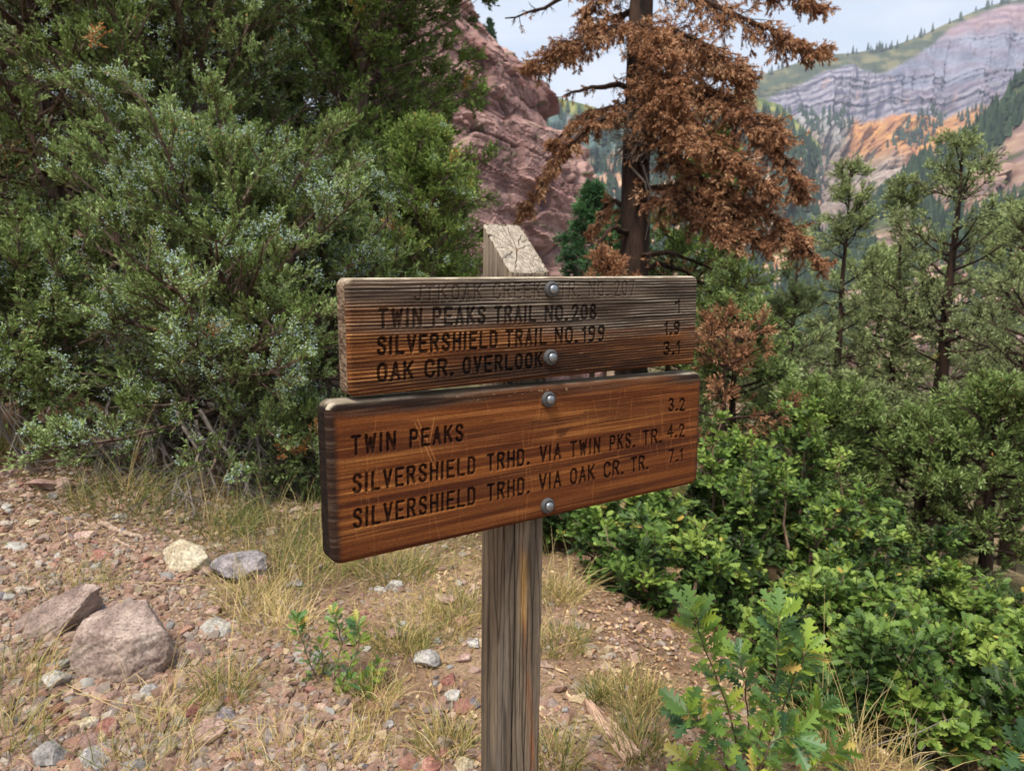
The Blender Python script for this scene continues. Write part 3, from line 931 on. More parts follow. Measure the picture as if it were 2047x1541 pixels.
def lower_hue(U, Vv, crest, n, paint):
    st1 = wood_noise(U, Vv, 2.4, 105, 5, 11)
    st2 = wood_noise(U, Vv, 4.0, 230, 3, 12)
    c = lerp(lin(92, 48, 24), lin(138, 81, 39), sst(-.35, .4, st1))
    c = lerp(c, lin(180, 118, 66), sst(.1, .5, st2) * .6 * sst(-.3, .3, st1 + .2))
    c = lerp(c, lin(54, 29, 18), sst(.08, .45, wood_noise(U, Vv, 2.8, 80, 4, 13)) * .45)
    c = lerp(c, lin(196, 130, 66), sst(.05, .4, wood_noise(U, Vv, 2.2, 58, 4, 19)) * sst(-.2, .3, st2) * .55)
    c = lerp(c, lin(44, 26, 18), sst(.3, .5, wood_noise(U, Vv, 14, 60, 4, 20)) * .5)
    c = lerp(c, lin(74, 38, 22), sst(-.03, -.16, Vv + .23 + .02 * st1) * .35)
    # dark stained shade of old oil round the lettering
    c = lerp(c, lin(66, 36, 22), .45 * np.exp(-((Vv + .20 + .0 * U) / .02) ** 2) * sst(-.3, .2, st1))
    c = lerp(c, lin(66, 34, 22), .5 * np.exp(-((Vv + .29) / .022) ** 2) * sst(-.3, .2, -st1))
    c = c * (.78 + .5 * crest)[..., None]
    # scratches: pale thin upright scuffs
    r = np.random.default_rng(8)
    for k in range(70):
        u0, v0, ln, w_ = r.uniform(-.42, .42), r.uniform(-.37, -.13), r.uniform(.012, .07), r.uniform(.0005, .0016)
        sl = r.normal() * .12
        d = np.abs(U - u0 - sl * (Vv - v0) - .0012 * wood_noise(U, Vv, 5, 60, 2, 14))
        m = (1 - sst(w_ * .4, w_ * 1.4, d)) * (1 - sst(ln * .5, ln, np.abs(Vv - v0))) * r.uniform(.2, .55)
        c = lerp(c, lin(196, 128, 74), m * .5 * sst(-.35, .25, st2 + .2))
    for (ua, va, ub, vb) in ((-.285, -.155, -.252, -.232), (-.29, -.162, -.243, -.27), (-.252, -.155, -.262, -.2)):
        d2 = np.array([ub - ua, vb - va])
        t = np.clip(((U - ua) * d2[0] + (Vv - va) * d2[1]) / (d2 @ d2), 0, 1)
        ds = np.hypot(U - ua - t * d2[0], Vv - va - t * d2[1])
        c = lerp(c, lin(206, 140, 82), (1 - sst(.0002, .0012, ds)) * .55)
    # weathered grey black along the top edge and round the corners
    top = -.119 - .008 * (U / .44)
    e = sst(-.034, -.012, Vv - top + .008 * wood_noise(U, Vv, 9, 30, 4, 15)) * (.55 + .45 * sst(-.05, -.3, U) + .5 * sst(.3, .4, U))
    e = np.maximum(e, sst(-.426, -.440, U) * .92)
    e = np.maximum(e, sst(.415, .433, U) * .7)
    gy_ = lerp(lin(32, 26, 23), lin(84, 70, 58), sst(-.2, .5, wood_noise(U, Vv, 8, 150, 3, 16)))
    c = lerp(c, gy_, np.clip(e, 0, .95))
    bits = sst(.3, .45, wood_noise(U, Vv, 60, 160, 3, 17)) * np.exp(-((Vv - top + .012) / .006) ** 2) * sst(-.3, -.1, U) * (1 - sst(.0, .15, U))
    c = lerp(c, lin(200, 168, 128), bits * .7)
    return lerp(c, lin(8, 6, 6), np.clip(paint * (0.85 + .4 * wood_noise(U, Vv, 160, 160, 2, 18)), 0, 1))


def board(name, u0, u1, vb, vt, slope, thick, rad, lines, kind, step=.00105):
    nu, nv = int((u1 - u0) / step), int((vt - vb) / step)
    us, vs = np.linspace(u0, u1, nu), np.linspace(vb, vt, nv)
    U, Vv = np.meshgrid(us, vs)
    # rounded outline: pull the corner of the grid in to the arc
    Ur, Vr = U.copy(), Vv.copy()
    for cu, su in ((u0 + rad, -1), (u1 - rad, 1)):
        for cv, sv in ((vb + rad, -1), (vt - rad, 1)):
            du, dv = (U - cu) * su, (Vv - cv) * sv
            m = (du > 0) & (dv > 0)
            mxd = np.maximum(du, dv)
            ln = np.hypot(du, dv)
            k = np.where(m, mxd / np.maximum(ln, 1e-9), 1)
            Ur = np.where(m, cu + su * du * k, Ur)
            Vr = np.where(m, cv + sv * dv * k, Vr)
    edge = np.minimum(np.minimum(U - u0, u1 - U), np.minimum(Vv - vb, vt - Vv))
    Vr = Vr + slope * Ur * sst(vb, vt, Vv)
    dep, paint = carve(Ur, Vr, lines, .0031) if slope == 0 else carve(U, Vv, lines, .0028)
    if kind == 'upper':
        ph = Vr / .0060 + 1.5 * wood_noise(Ur, Vr, .9, 12, 2, 21) + .16 * wood_noise(Ur, Vr, 12, 40, 2, 22) + 8 * Vr * Ur
        fr = ph - np.floor(ph)
        amp_ = np.abs(np.modf(np.sin(np.floor(ph) * 91.7) * 437.58)[0])
        crest = np.exp(-((fr - .5 - .2 * (amp_ - .5)) / (.09 + .07 * amp_)) ** 2) * (.35 + .65 * sst(-.35, .3, wood_noise(Ur, Vr, 10, 120, 4, 23))) * (.65 + .35 * amp_)
        rough = .0015
    else:
        ph = Vr / .0034 + 2.5 * wood_noise(Ur, Vr, 1.4, 18, 3, 24)
        fr = ph - np.floor(ph)
        crest = np.exp(-((fr - .5) / .22) ** 2)
        fine_ = wood_noise(Ur, Vr, 6, 420, 3, 30)
        rough = .00035
    n = wood_noise(Ur, Vr, 5, 90, 4, 25)
    if kind != 'upper':
        crest = np.clip(crest * .6 + .5 * fine_, 0, 1)
    er = .008 if kind == 'upper' else .011
    q = np.clip(1 - edge / er, 0, 1)
    drop = er * (1 - np.sqrt(np.clip(1 - q ** 2, 0, 1)))
    Z = rough * crest + rough * .6 * n - drop - dep + (.0012 * wood_noise(Ur, Vr, 3, 10, 3, 26) if kind == 'upper' else 0)
    hue = (upper_hue if kind == 'upper' else lower_hue)(Ur, Vr, crest, n, paint)
    # pale worn arris along the top edge
    wear = sst(.45, .95, q) * (Vv > vt - er) * .95
    worn = lerp(lin(150, 134, 112), lin(206, 192, 168), sst(-.3, .4, wood_noise(Ur, Vr, 20, 80, 3, 27)))
    hue = hue * (1.0 if kind == 'upper' else 1.0)
    if kind == 'upper':
        hue = lerp(hue, worn, wear)
    else:
        hue = lerp(hue, worn, wear * (.25 + .6 * sst(-.25, -.36, Ur) + .7 * sst(.33, .4, Ur)))
    front = BO + Ur[..., None] * BD + Z[..., None] * BN
    front[..., 2] += Vr
    # rim: the front's border walked round, then taken back to the rear face in steps
    idx = np.arange(nu * nv).reshape(nv, nu)
    loop = np.concatenate([idx[0, :-1], idx[:-1, -1], idx[-1, :0:-1], idx[:0:-1, 0]])
    flatP, flatH = front.reshape(-1, 3), hue.reshape(-1, 3)
    L = len(loop)
    zs = [er + .001, thick * .35, thick * .55, thick * .78, thick - .004, thick]
    ins = [0, 0, 0, 0, 0, .003]
    bu, bv = Ur.ravel()[loop], Vr.ravel()[loop]
    cu_, cv_ = (u0 + u1) / 2, (vb + vt) / 2
    rows, cols = [], []
    for zq, i_ in zip(zs, ins):
        uu = bu - np.sign(bu - cu_) * i_
        vv = bv - np.sign(bv - cv_) * i_
        w = .0006 * fbm(np.stack([uu * 8, vv * 160, uu * 0 + zq * 90], -1), 3, seed=28)
        P = BO + uu[:, None] * BD + (-zq + 0 * uu)[:, None] * BN
        P = P + np.sign(bu - cu_)[:, None] * w[:, None] * BD
        P[:, 2] += vv + w
        rows.append(P)
        grain = sst(-.3, .4, fbm(np.stack([uu * 9, vv * 200, uu * 0 + zq * 200], -1), 3, seed=29))
        if kind == 'upper':
            side = lerp(lin(74, 58, 46), lin(150, 130, 108), grain)
        else:
            side = lerp(lin(16, 12, 11), lin(46, 34, 27), grain)
        topm = sst(vt - .012, vt - .003, bv - slope * bu)
        side = lerp(side, lerp(lin(140, 124, 102), lin(196, 182, 158), grain), topm * (1.0 if kind == 'upper' else .55))
        cols.append(side)
    nf = nu * nv
    rim = np.concatenate(rows)
    fr_i = np.concatenate([loop[None], (nf + np.arange(L * len(zs))).reshape(len(zs), L)])
    c2 = (np.arange(L) + 1) % L
    quads = np.concatenate([np.stack([fr_i[k][c2], fr_i[k], fr_i[k + 1], fr_i[k + 1][c2]], 1) for k in range(len(zs))])
    back = fr_i[-1][None, :]
    me = mesh_np(name, np.concatenate([flatP, rim]), [grid_faces(nv, nu), quads, back[:, ::-1]], board_mat, col=np.clip(np.concatenate([flatH] + cols), .004, .8) * 1.0, smooth=True)
    return me


board_mat = hue_mat('weathered_wood', rough=.8, spec=.12, nscale=260, namp=.22, bump=.25, bscale=420)
post_mat = hue_mat('grey_timber', rough=.85, spec=.2, nscale=160, namp=.25, bump=.3, bscale=300, stretch=(1, 1, .12))

sign = bpy.data.objects.new('trail_sign', None)
COL.objects.link(sign)
PC = BO - BN * .04 - BN * .0515 + BD * -.020                      # the post's middle, at the boards' height
sign.location = (float(PC[0]), float(PC[1]), float(terr(PC[0], PC[1])))
tag(sign, 'weathered wooden trail sign of two routed brown boards on a grey post', 'trail sign')
bpy.context.view_layer.update()
SINV = -np.array(sign.location)


def sput(name, me, parent=None):
    o = put(name, me, parent or sign)
    if parent is None:
        o.location = [float(c) for c in SINV]
    return o


ub = sput('board', board('upper_board', -.407, .4085, -.106, .0875, 0, .046, .014, UPPER_TEXT, 'upper'))
ub['label'] = 'upper board, greyer, with raised weathered grain and a worn first line'
lb = sput('board', board('lower_board', -.447, .434, -.388, -.119, -.018, .048, .020, LOWER_TEXT, 'lower'))
lb['label'] = 'lower board, smoother reddish brown with pale scratches'


def post():
    w2, s2 = .0462, .0515
    M = 64
    zb = float(sign.location[2]) - .45
    z0 = BO[2]
    # unit outline: front edge first; corners eased
    t = np.linspace(-1, 1, M, endpoint=False)
    sq = np.concatenate([np.stack([t, -np.ones(M)], 1), np.stack([np.ones(M), t], 1), np.stack([-t, np.ones(M)], 1), np.stack([-np.ones(M), -t], 1)])
    ln = np.linalg.norm(sq, axis=1, keepdims=True)
    rc = 1 - .055 * np.clip((ln - 1.2) / .21, 0, 1) ** 2
    sq = sq * rc
    R = 820
    zs = np.linspace(zb, z0 + .0955, R)
    n = len(sq)

    def place(a, b, z, rel):
        lean = .0125 * (z - z0)
        P = PC + BD * ((a * w2) + lean)[..., None] + (-BN) * (b * s2)[..., None]
        P[..., 2] = z
        return P

    A = sq[None, :, 0] * np.ones((R, 1))
    B = sq[None, :, 1] * np.ones((R, 1))
    # top rises from the front edge to the back edge: lift rows near the top
    lift = (B + 1) * .5 * .0965
    fz = sst(z0 - .02, z0 + .0955, zs)[:, None]
    Z = zs[:, None] + lift * fz
    # rings round a pith that wanders, so the faces show cathedral grain
    x_, y_, z_ = A * w2, B * s2, Z - z0

    def rings(x, y, z):
        px = .006 + .020 * pnoise(np.stack([z * .9, z * 0 + 2.2, z * 0], -1)) * sst(.1, -.3, z)
        py = -.008 + .018 * pnoise(np.stack([z * .8, z * 0 + 7.2, z * 0], -1)) * sst(.1, -.3, z)
        r = np.hypot(x - px, (y - py))
        r = r * (1 + .10 * np.sin(z * 3.1 + 1.0)) + .010 * fbm(np.stack([x * 14, y * 14, z * 1.8], -1), 3, seed=100) + .002 * fbm(np.stack([x * 60, y * 60, z * 5], -1), 2, seed=101)
        return r

    r = rings(x_, y_, z_)
    ph = r / .0080
    fr = ph - np.floor(ph)
    late = np.exp(-((fr - .5) / .095) ** 2)
    fine = fbm(np.stack([x_ * 300, y_ * 300, z_ * 9], -1), 3, seed=102)
    # long drying checks
    chk = np.zeros_like(Z)
    for (face, a0, zt, zl, wd) in ((0, .5, -.42, .32, .035), (0, -.62, -.75, .5, .03), (0, .12, -.9, .4, .03), (3, .35, -.5, .45, .03), (3, -.25, -.8, .4, .03), (3, .1, .12, .25, .04), (3, -.5, .1, .2, .035), (3, .75, -.6, .7, .025), (0, -.2, -.55, .3, .02)):
        on = (np.arange(n) // M == face)[None]
        aa = A if face == 0 else -B
        d = np.abs(aa - a0 - .05 * np.sin(Z * 9 + a0 * 9))
        chk = np.maximum(chk, on * (1 - sst(wd * .3, wd, d)) * (1 - sst(.7, 1, np.abs(Z - z0 - zt) / zl)))
    dn = -.0018 * late - .0045 * chk + .0008 * fine
    k = 1 + dn / .045
    V = place(A * k, B * k, Z, None)
    base = lerp(lin(98, 87, 73), lin(136, 121, 101), sst(-.4, .4, fbm(np.stack([x_ * 50, y_ * 50, z_ * 1.4], -1), 4, seed=103)))
    base = lerp(base, lin(96, 92, 88), sst(.0, .4, fbm(np.stack([x_ * 30, y_ * 30, z_ * 1.1 + 4], -1), 3, seed=104)) * .6)
    base = lerp(base, lin(54, 44, 36), late * .72)
    # amber streak down the front where the rain washes
    am = np.exp(-((A - (-.10 - 1.6 * (z_ + .54))) / .17) ** 2) * (B < -.9) * sst(-.42, -.5, z_) * sst(-1.05, -.9, z_)
    base = lerp(base, lin(150, 88, 40), am * .65 * sst(-.6, .4, fbm(np.stack([A * 3, B * 0, z_ * 8], -1), 3, seed=105)))
    am2 = np.exp(-((A + .10) / .20) ** 2) * (B < -.9) * sst(-.45, -.49, z_) * sst(-.65, -.59, z_)
    base = lerp(base, lin(206, 164, 96), am2 * .55)
    base = lerp(base, lin(150, 138, 122), sst(.05, .16, z_) * .5)
    base = lerp(base, lin(34, 28, 24), chk * .85)
    # sloping end grain
    K = 70
    ks = np.linspace(1, 0, K + 1)[1:-1]
    top_z = z0 + .0955
    capV, capC = [], []
    for q_ in ks:
        a_, b_ = sq[:, 0] * q_, sq[:, 1] * q_
        xx, yy = a_ * w2, b_ * s2
        rr = np.hypot(xx - .002, (yy + .004)) + .0010 * fbm(np.stack([xx * 40, yy * 40, xx * 0], -1), 2, seed=106)
        f2 = rr / .0052
        f2 = f2 - np.floor(f2)
        l2 = np.exp(-((f2 - .5) / .16) ** 2)
        an = np.arctan2(yy + .004, xx - .002)
        wob = .10 * pnoise(np.stack([rr * 90, an, an * 0], -1), 6)
        ck = np.zeros_like(an)
        for j, (ang, r0, r1) in enumerate(((-2.2, .0, .06), (-1.5, .012, .05), (-.9, .006, .06), (-.35, .012, .05), (.25, .004, .06), (.8, .014, .05), (1.35, .0, .06), (1.9, .012, .05), (2.5, .008, .06), (3.05, .016, .05), (-2.75, .014, .05), (.55, .028, .06), (1.6, .03, .06), (-1.2, .03, .06), (-.6, .03, .06), (2.2, .03, .06))):
            da = np.abs((an - ang + wob + math.pi) % (2 * math.pi) - math.pi) * rr
            ck = np.maximum(ck, (1 - sst(.0005, .0014, da)) * (rr > r0) * (rr < r1))
        arc = .8 * (1 - sst(.0, .11, np.abs(f2 - .5))) * sst(.32, .5, pnoise(np.stack([np.cos(an) * 2, np.sin(an) * 2, np.floor(rr / .0052)], -1), 9))
        ck = np.maximum(ck, arc * .9)
        dz = -.0030 * ck - .0006 * l2 + .0012 * fbm(np.stack([xx * 80, yy * 80, xx * 0 + 3], -1), 3, seed=107) - .004 * sst(.9, 1, q_)
        zz = top_z + (b_ + 1) * .5 * .0965 + dz + .001
        capV.append(place(a_, b_, zz, None))
        c = lerp(lin(150, 139, 123), lin(184, 172, 154), sst(-.4, .4, fbm(np.stack([xx * 90, yy * 90, xx * 0], -1), 3, seed=108)))
        c = lerp(c, lin(130, 110, 90), l2 * .35)
        c = lerp(c, lin(140, 100, 66), np.exp(-(rr / .004) ** 2) * .8)
        c = lerp(c, lin(96, 88, 84), sst(.25, .5, fbm(np.stack([xx * 30, yy * 30, xx * 0 + 8], -1), 3, seed=109)) * .6)
        capC.append(lerp(c, lin(60, 48, 40), ck * .85))
    ctr = place(np.zeros(1), np.zeros(1), np.array([top_z + .0485]), None)
    V = np.concatenate([V.reshape(-1, 3)] + capV + [ctr])
    C = np.concatenate([base.reshape(-1, 3)] + capC + [lin(110, 84, 60)[None]])
    rows = R + len(ks)
    fq = grid_faces(rows, n, wrap=True)
    last = (rows - 1) * n
    c2 = (np.arange(n) + 1) % n
    tri = np.stack([last + np.arange(n), last + c2, np.full(n, len(V) - 1)], 1)
    # BD x -BN is downwards here, so turn the faces round
    return mesh_np('post', V, [fq[:, ::-1], tri[:, ::-1]], post_mat, col=np.clip(C, .004, .8), smooth=True)


sput('post', post())

washer_mat = flat_mat('dark_washer', (.060, .058, .056), .7, .0, 300, .3)
zinc_mat = flat_mat('zinc_bolt', (.27, .29, .30), .42, .8, 620, .75)


def lathe(prof, sides=36):
    an = np.linspace(0, 2 * math.pi, sides, endpoint=False)
    V = np.concatenate([np.stack([r * np.cos(an), r * np.sin(an), np.full(sides, z)], 1) for r, z in prof])
    return V, [grid_faces(len(prof), sides, wrap=True), np.arange(sides)[None] + (len(prof) - 1) * sides]


wv, wf = lathe([(.0156, -.002), (.0156, .0022), (.0149, .0046), (.0132, .0064), (.0112, .0070), (.0102, .0064)])
hv, hf = lathe([(.0090, .0), (.0090, .0080), (.0086, .0095), (.0074, .0110), (.0055, .0121), (.0032, .0128), (.0008, .0130)])
hv = hv + np.array([0, 0, 1])[None] * (.0004 * pnoise(hv * 420))[:, None]
wme = mesh_np('washer', wv, wf, washer_mat, smooth=True)
hme = mesh_np('bolt', hv, hf, zinc_mat, smooth=True)
frame = np.stack([BD, np.cross(BN, BD), BN], 1)
import mathutils
ROT = mathutils.Matrix(frame.tolist()).to_euler()
for px, py in ((1101, 579), (1099, 714), (1095, 798), (1093, 1010)):
    uvb = board_uv(px, py)
    c = BO + BD * uvb[0] + BN * .0016 + np.array([0, 0, uvb[1]])
    bo = put('bolt', hme, sign, c + SINV, ROT)
    put('washer', wme, bo)

# ------------------------------------------------------------------ trees
rng = np.random.default_rng(21)
LEAF_GAIN.update(juniper_scales=1.75, green_conifer_scales=1.6, olive_conifer_scales=2.6, dead_needles=1.15, fir_needles=1.2)
bark_grey = bark_mat('juniper_bark', tuple(lin(62, 48, 42)), tuple(lin(132, 112, 98)))
bark_dark = bark_mat('fir_bark', tuple(lin(32, 25, 22)), tuple(lin(78, 60, 50)), 9)
twig_grey = flat_mat('dead_twig', tuple(lin(112, 102, 94)), .9, 0, 20, .35)
jun_leaf = leaf_mat('juniper_scales', [(0.0, lin(66, 62, 34)), (0.25, lin(76, 88, 44)), (0.55, lin(100, 117, 61)), (0.8, lin(126, 142, 90)), (0.97, lin(152, 164, 126)), (1.0, lin(150, 104, 60))], .6, .22, .25, .26, 1.6)
jun_green = leaf_mat('green_conifer_scales', [(0.0, lin(58, 66, 30)), (0.4, lin(80, 98, 44)), (0.75, lin(106, 126, 60)), (0.95, lin(136, 148, 82)), (1.0, lin(160, 118, 60))], .6, .22, .25, .34, 1.2)
jun_olive = leaf_mat('olive_conifer_scales', [(0.0, lin(66, 68, 42)), (0.4, lin(90, 98, 64)), (0.75, lin(116, 126, 84)), (0.95, lin(146, 150, 104)), (1.0, lin(178, 132, 70))], .6, .25, .25, .3, .8)
fir_leaf = leaf_mat('fir_needles', [(0.0, lin(36, 62, 34)), (0.5, lin(58, 92, 52)), (1.0, lin(96, 132, 78))], .55, .2, .3, .3, .8)
berry = flat_mat('frosted_berry', tuple(lin(170, 190, 184)), .6, 0, 60, .2)
rust = leaf_mat('dead_needles', [(0.0, lin(104, 68, 48)), (0.35, lin(146, 102, 73)), (0.7, lin(178, 134, 98)), (1.0, lin(208, 170, 132))], .75, .25, .15, .5, 1.1)


def kids(P, D, L, n, s0, s1, ang, kl, up=0.25, bend=0.0, jit=0.3):
    """n side shoots on each parent shoot (start P, direction D, length L)."""
    m = len(P)
    s = rng.uniform(s0, s1, (m, n))
    az = rng.uniform(0, 2 * math.pi, (m, n))
    x = nrm(np.cross(D, np.array([0.21, 0.33, 0.9])))
    y = np.cross(D, x)
    a = ang * rng.uniform(0.55, 1.3, (m, n))
    side = np.cos(az)[..., None] * x[:, None] + np.sin(az)[..., None] * y[:, None]
    d = nrm(np.cos(a)[..., None] * D[:, None] + np.sin(a)[..., None] * side + np.array([0, 0, up]))
    p = P[:, None] + D[:, None] * (L[:, None] * s)[..., None] + np.array([0, 0, bend]) * ((L[:, None] * s) ** 2)[..., None]
    l = L[:, None] * kl * (1.12 - s) * rng.uniform(1 - jit, 1 + jit, (m, n))
    return p.reshape(-1, 3), d.reshape(-1, 3), l.reshape(-1), np.repeat(np.arange(m), n)


def foliage(G, P, D, L, n, bl, bw, cone, tmid, tsd, mi=0, fill=(0.1, 1.05), droop=0.0):
    """n small scale leaves along each shoot."""
    m = len(P)
    s = rng.uniform(fill[0], fill[1], (m, n))
    b = P[:, None] + D[:, None] * (L[:, None] * s)[..., None]
    d = nrm(D[:, None] + rng.normal(size=(m, n, 3)) * cone - np.array([0, 0, droop]))
    t = (tmid if np.ndim(tmid) == 0 else np.asarray(tmid)[:, None]) + rng.normal(size=(m, n)) * tsd + 0.10 * (s - 0.5)
    l = bl * rng.uniform(0.6, 1.35, (m, n))
    G.diamonds(b.reshape(-1, 3), d.reshape(-1, 3), l.ravel(), (bw * rng.uniform(0.7, 1.3, (m, n))).ravel(), np.clip(t, 0, 1).ravel(), mi)


def trunk_line(base, top, k=9, wob=0.06):
    t = np.linspace(0, 1, k)[:, None]
    w = np.cumsum(rng.normal(size=(k, 3)) * np.array([wob, wob, 0]), 0)
    w -= t * w[-1]
    return np.asarray(base) * (1 - t) + np.asarray(top) * t + w


def limb_lines(P, D, L, k=5, bend=0.15, wob=0.05):
    t = np.linspace(0, 1, k)
    out = []
    for p, d, l in zip(P, D, L):
        q = p + d * (l * t)[:, None] + np.array([0, 0, bend]) * ((l * t) ** 2)[:, None]
        q += np.cumsum(rng.normal(size=(k, 3)) * wob * l / k, 0) * (t[:, None] > 0)
        out.append(q)
    return out


def tree(name, label, cat, x, y, ztop, zcrown, R, prof, nl, n2, n3, nb, bl, bw, leaf, bark, rt, group=None, elev=(0.0, 0.9), kl2=.45, kl3=.5, cone=.42, tmid=.5, tsd=.12, berries=0.0,
         up=.3, bend=.12, dead=0, bare=0.06, droop=0.0, sink=.15, zb=None, ue=.9, wob=1.0, l3min=.1, patch=.0):
    zb = float(terr(x, y)) if zb is None else zb
    o = bpy.data.objects.new(name, None)
    COL.objects.link(o)
    o.location = (x, y, zb)
    tag(o, label, cat, group)
    H = ztop - zb
    tl = trunk_line((0, 0, -sink), (rng.normal() * .1 * wob, rng.normal() * .1 * wob, H), 11, .035 * H / 4 * wob)
    G = Geo()
    G.tube(tl, rt * (1 - np.linspace(0, 1, 11) ** 1.2 * .92), 9, .5, 0, .12)
    zt = np.linspace(0, 1, 11)
    u = np.sort(rng.uniform(0, 1, nl) ** ue)
    hh = (zcrown - zb) + (H - (zcrown - zb)) * u
    P = np.stack([np.interp(hh, tl[:, 2], tl[:, k]) for k in range(3)], 1)
    az = np.arange(nl) * 2.39996 + rng.normal(size=nl) * .35
    el = elev[0] + (elev[1] - elev[0]) * u + rng.normal(size=nl) * .14
    D = np.stack([np.cos(az) * np.cos(el), np.sin(az) * np.cos(el), np.sin(el)], 1)
    L = R * np.interp(u, *zip(*prof)) * rng.uniform(.72, 1.18, nl)
    for q, l in zip(limb_lines(P, D, L, 6, bend), L):
        G.tube(q, np.linspace(.008 + .015 * l, .003, 6), 5, .5, 0)
    P2, D2, L2, i2 = kids(P, D, L, n2, bare, 1.0, .85, kl2, up * .6, bend)
    L2 = np.maximum(L2, .16)
    G.prisms(P2, P2 + D2 * L2[:, None], .007, .003, .5, 0)
    P3, D3, L3, i3 = kids(P2, D2, L2, n3, .15, 1.0, .75, kl3, up, 0)
    L3 = np.clip(L3, l3min, .34)
    put('trunk', G.mesh('trunk', [bark]), o)
    Fg = Geo()
    cl = tmid + .10 * rng.normal(size=nl)[i2][i3] + .12 * rng.normal(size=len(P2))[i3]
    cl = np.where(rng.random(len(P2))[i3] < patch, 1.0, cl)
    foliage(Fg, P3, D3, L3, nb, bl, bw, cone, np.where(cl < 1, np.clip(cl, .05, .72), cl), tsd, 0, droop=droop)
    foliage(Fg, P2, D2, L2, nb, bl, bw, cone, tmid, tsd, 0, fill=(.35, 1.05), droop=droop)
    Fg.prisms(P3, P3 + D3 * L3[:, None], .0035, .0015, .15, 2)
    if berries:
        ok = (pnoise((P3 + np.array([x, y, 0])) * 3.1, 8) + .5 * pnoise(P3 * 9, 9) > .42 - .5 * berries) & (rng.random(len(P3)) < .6)
        B, Db, Lb = P3[ok], D3[ok], L3[ok]
        nbk = 11
        b = (B[:, None] + Db[:, None] * (Lb[:, None] * rng.uniform(.7, 1.1, (len(B), nbk)))[..., None] + rng.normal(size=(len(B), nbk, 3)) * .015).reshape(-1, 3)
        Fg.octas(b, rng.uniform(.003, .0055, len(b)), .5, 1)
    put('crown', Fg.mesh('crown', [leaf, berry, bark]), o)
    if dead:
        Gd = Geo()
        zd = (zcrown - zb)
        for k in range(dead):
            a = rng.uniform(0, 2 * math.pi)
            h0 = rng.uniform(.25, 1.1) * zd + .1
            l = R * rng.uniform(.5, 1.05)
            q = limb_lines([np.array([0, 0, h0])], [nrm(np.array([math.cos(a), math.sin(a), rng.uniform(-.25, .15)]))], [l], 8, -.12, .22)[0]
            Gd.tube(q, np.linspace(.018, .004, 8), 5, .5, 0)
            tg = nrm(np.diff(q, axis=0))
            ii = rng.integers(2, 7, 16)
            p2, d2, l2, _ = kids(q[ii], tg[ii], np.full(16, .55), 1, 0, .4, .8, .9, -.25)
            Gd.prisms(p2, p2 + d2 * l2[:, None], .005, .002, .5, 0)
            p3, d3, l3, _ = kids(p2, d2, l2, 4, .2, 1, .7, .5, -.15)
            Gd.prisms(p3, p3 + d3 * l3[:, None], .003, .001, .5, 0)
        put('dead_branches', Gd.mesh('dead_branches', [twig_grey]), o)
    return o


def xy(px, Y):
    q = at(px, 540, Y)
    return float(q[0]), Y


def zof(px, py, Y):
    return float(at(px, py, Y)[2])


ROUND = [(0, .85), (.25, 1.0), (.6, .85), (.85, .5), (1, .15)]
CONE = [(0, 1.0), (.3, .86), (.7, .46), (1, .06)]
TALL = [(0, .7), (.2, 1.0), (.6, .8), (.85, .45), (1, .1)]
x, y = xy(440, 5.1)
j1 = tree('juniper', 'broad low juniper thick with frosty blue berries, grey dead twigs under it', 'juniper tree', x, y, zof(440, 395, 5.0), zof(400, 830, 5.0), 1.32, ROUND, 128, 14, 9, 22, .027, .0086, jun_leaf, bark_grey, .10,
          berries=.62, elev=(-.3, 1.1), tmid=.58, dead=12, up=.75, patch=.006)
jp = np.array(j1.location)
G = Geo()
for pts in ([(345, 800, -.3), (375, 860, -.5), (420, 930, -.62), (440, 985, -.7), (455, 1020, -.72)], [(400, 820, -.4), (435, 885, -.55), (470, 945, -.66), (496, 1000, -.74), (498, 1045, -.74)], [(392, 840, -.4), (410, 900, -.5), (445, 945, -.55)],
            [(120, 780, -.3), (160, 840, -.4), (195, 890, -.5), (230, 930, -.55)], [(250, 800, -.3), (290, 860, -.45), (300, 930, -.5)], [(290, 790, -.2), (330, 850, -.4), (345, 930, -.5), (400, 985, -.6)], [(470, 800, -.3), (500, 850, -.4), (520, 900, -.5), (545, 935, -.5)],
            [(540, 770, -.2), (590, 820, -.3), (625, 860, -.35), (640, 880, -.35)], [(220, 800, -.2), (215, 860, -.4), (240, 930, -.45)], [(560, 790, -.3), (560, 850, -.4), (600, 900, -.4)], [(430, 800, -.2), (470, 850, -.3), (480, 920, -.35)]):
    q = np.array([at(a, b, 5.1 + c) for a, b, c in pts])
    q[:, 2] = np.maximum(q[:, 2], terr(q[:, 0], q[:, 1]) + .01)
    t1 = np.linspace(0, 1, 14)
    q = np.stack([np.interp(t1, np.linspace(0, 1, len(q)), q[:, k]) for k in range(3)], 1) - jp
    q[1:] += np.cumsum(rng.normal(size=(13, 3)) * .006, 0)
    G.tube(q, np.linspace(.016, .004, 14), 5, .5, 0)
    tg = nrm(np.diff(q, axis=0))
    ii = rng.integers(2, 13, 22)
    p2, d2, l2, _ = kids(q[ii], tg[ii], np.full(22, .34), 1, 0, .3, .7, .9, -.2)
    G.prisms(p2, p2 + d2 * l2[:, None], .0045, .002, .5, 0)
    p3_, d3, l3, _ = kids(p2, d2, l2, 4, .2, 1, .7, .5, -.15)
    G.prisms(p3_, p3_ + d3 * l3[:, None], .0025, .001, .5, 0)
put('dead_branches', G.mesh('dead_branches', [twig_grey]), j1)['label'] = 'bleached bare boughs hanging to the ground'
x, y = xy(30, 4.9)
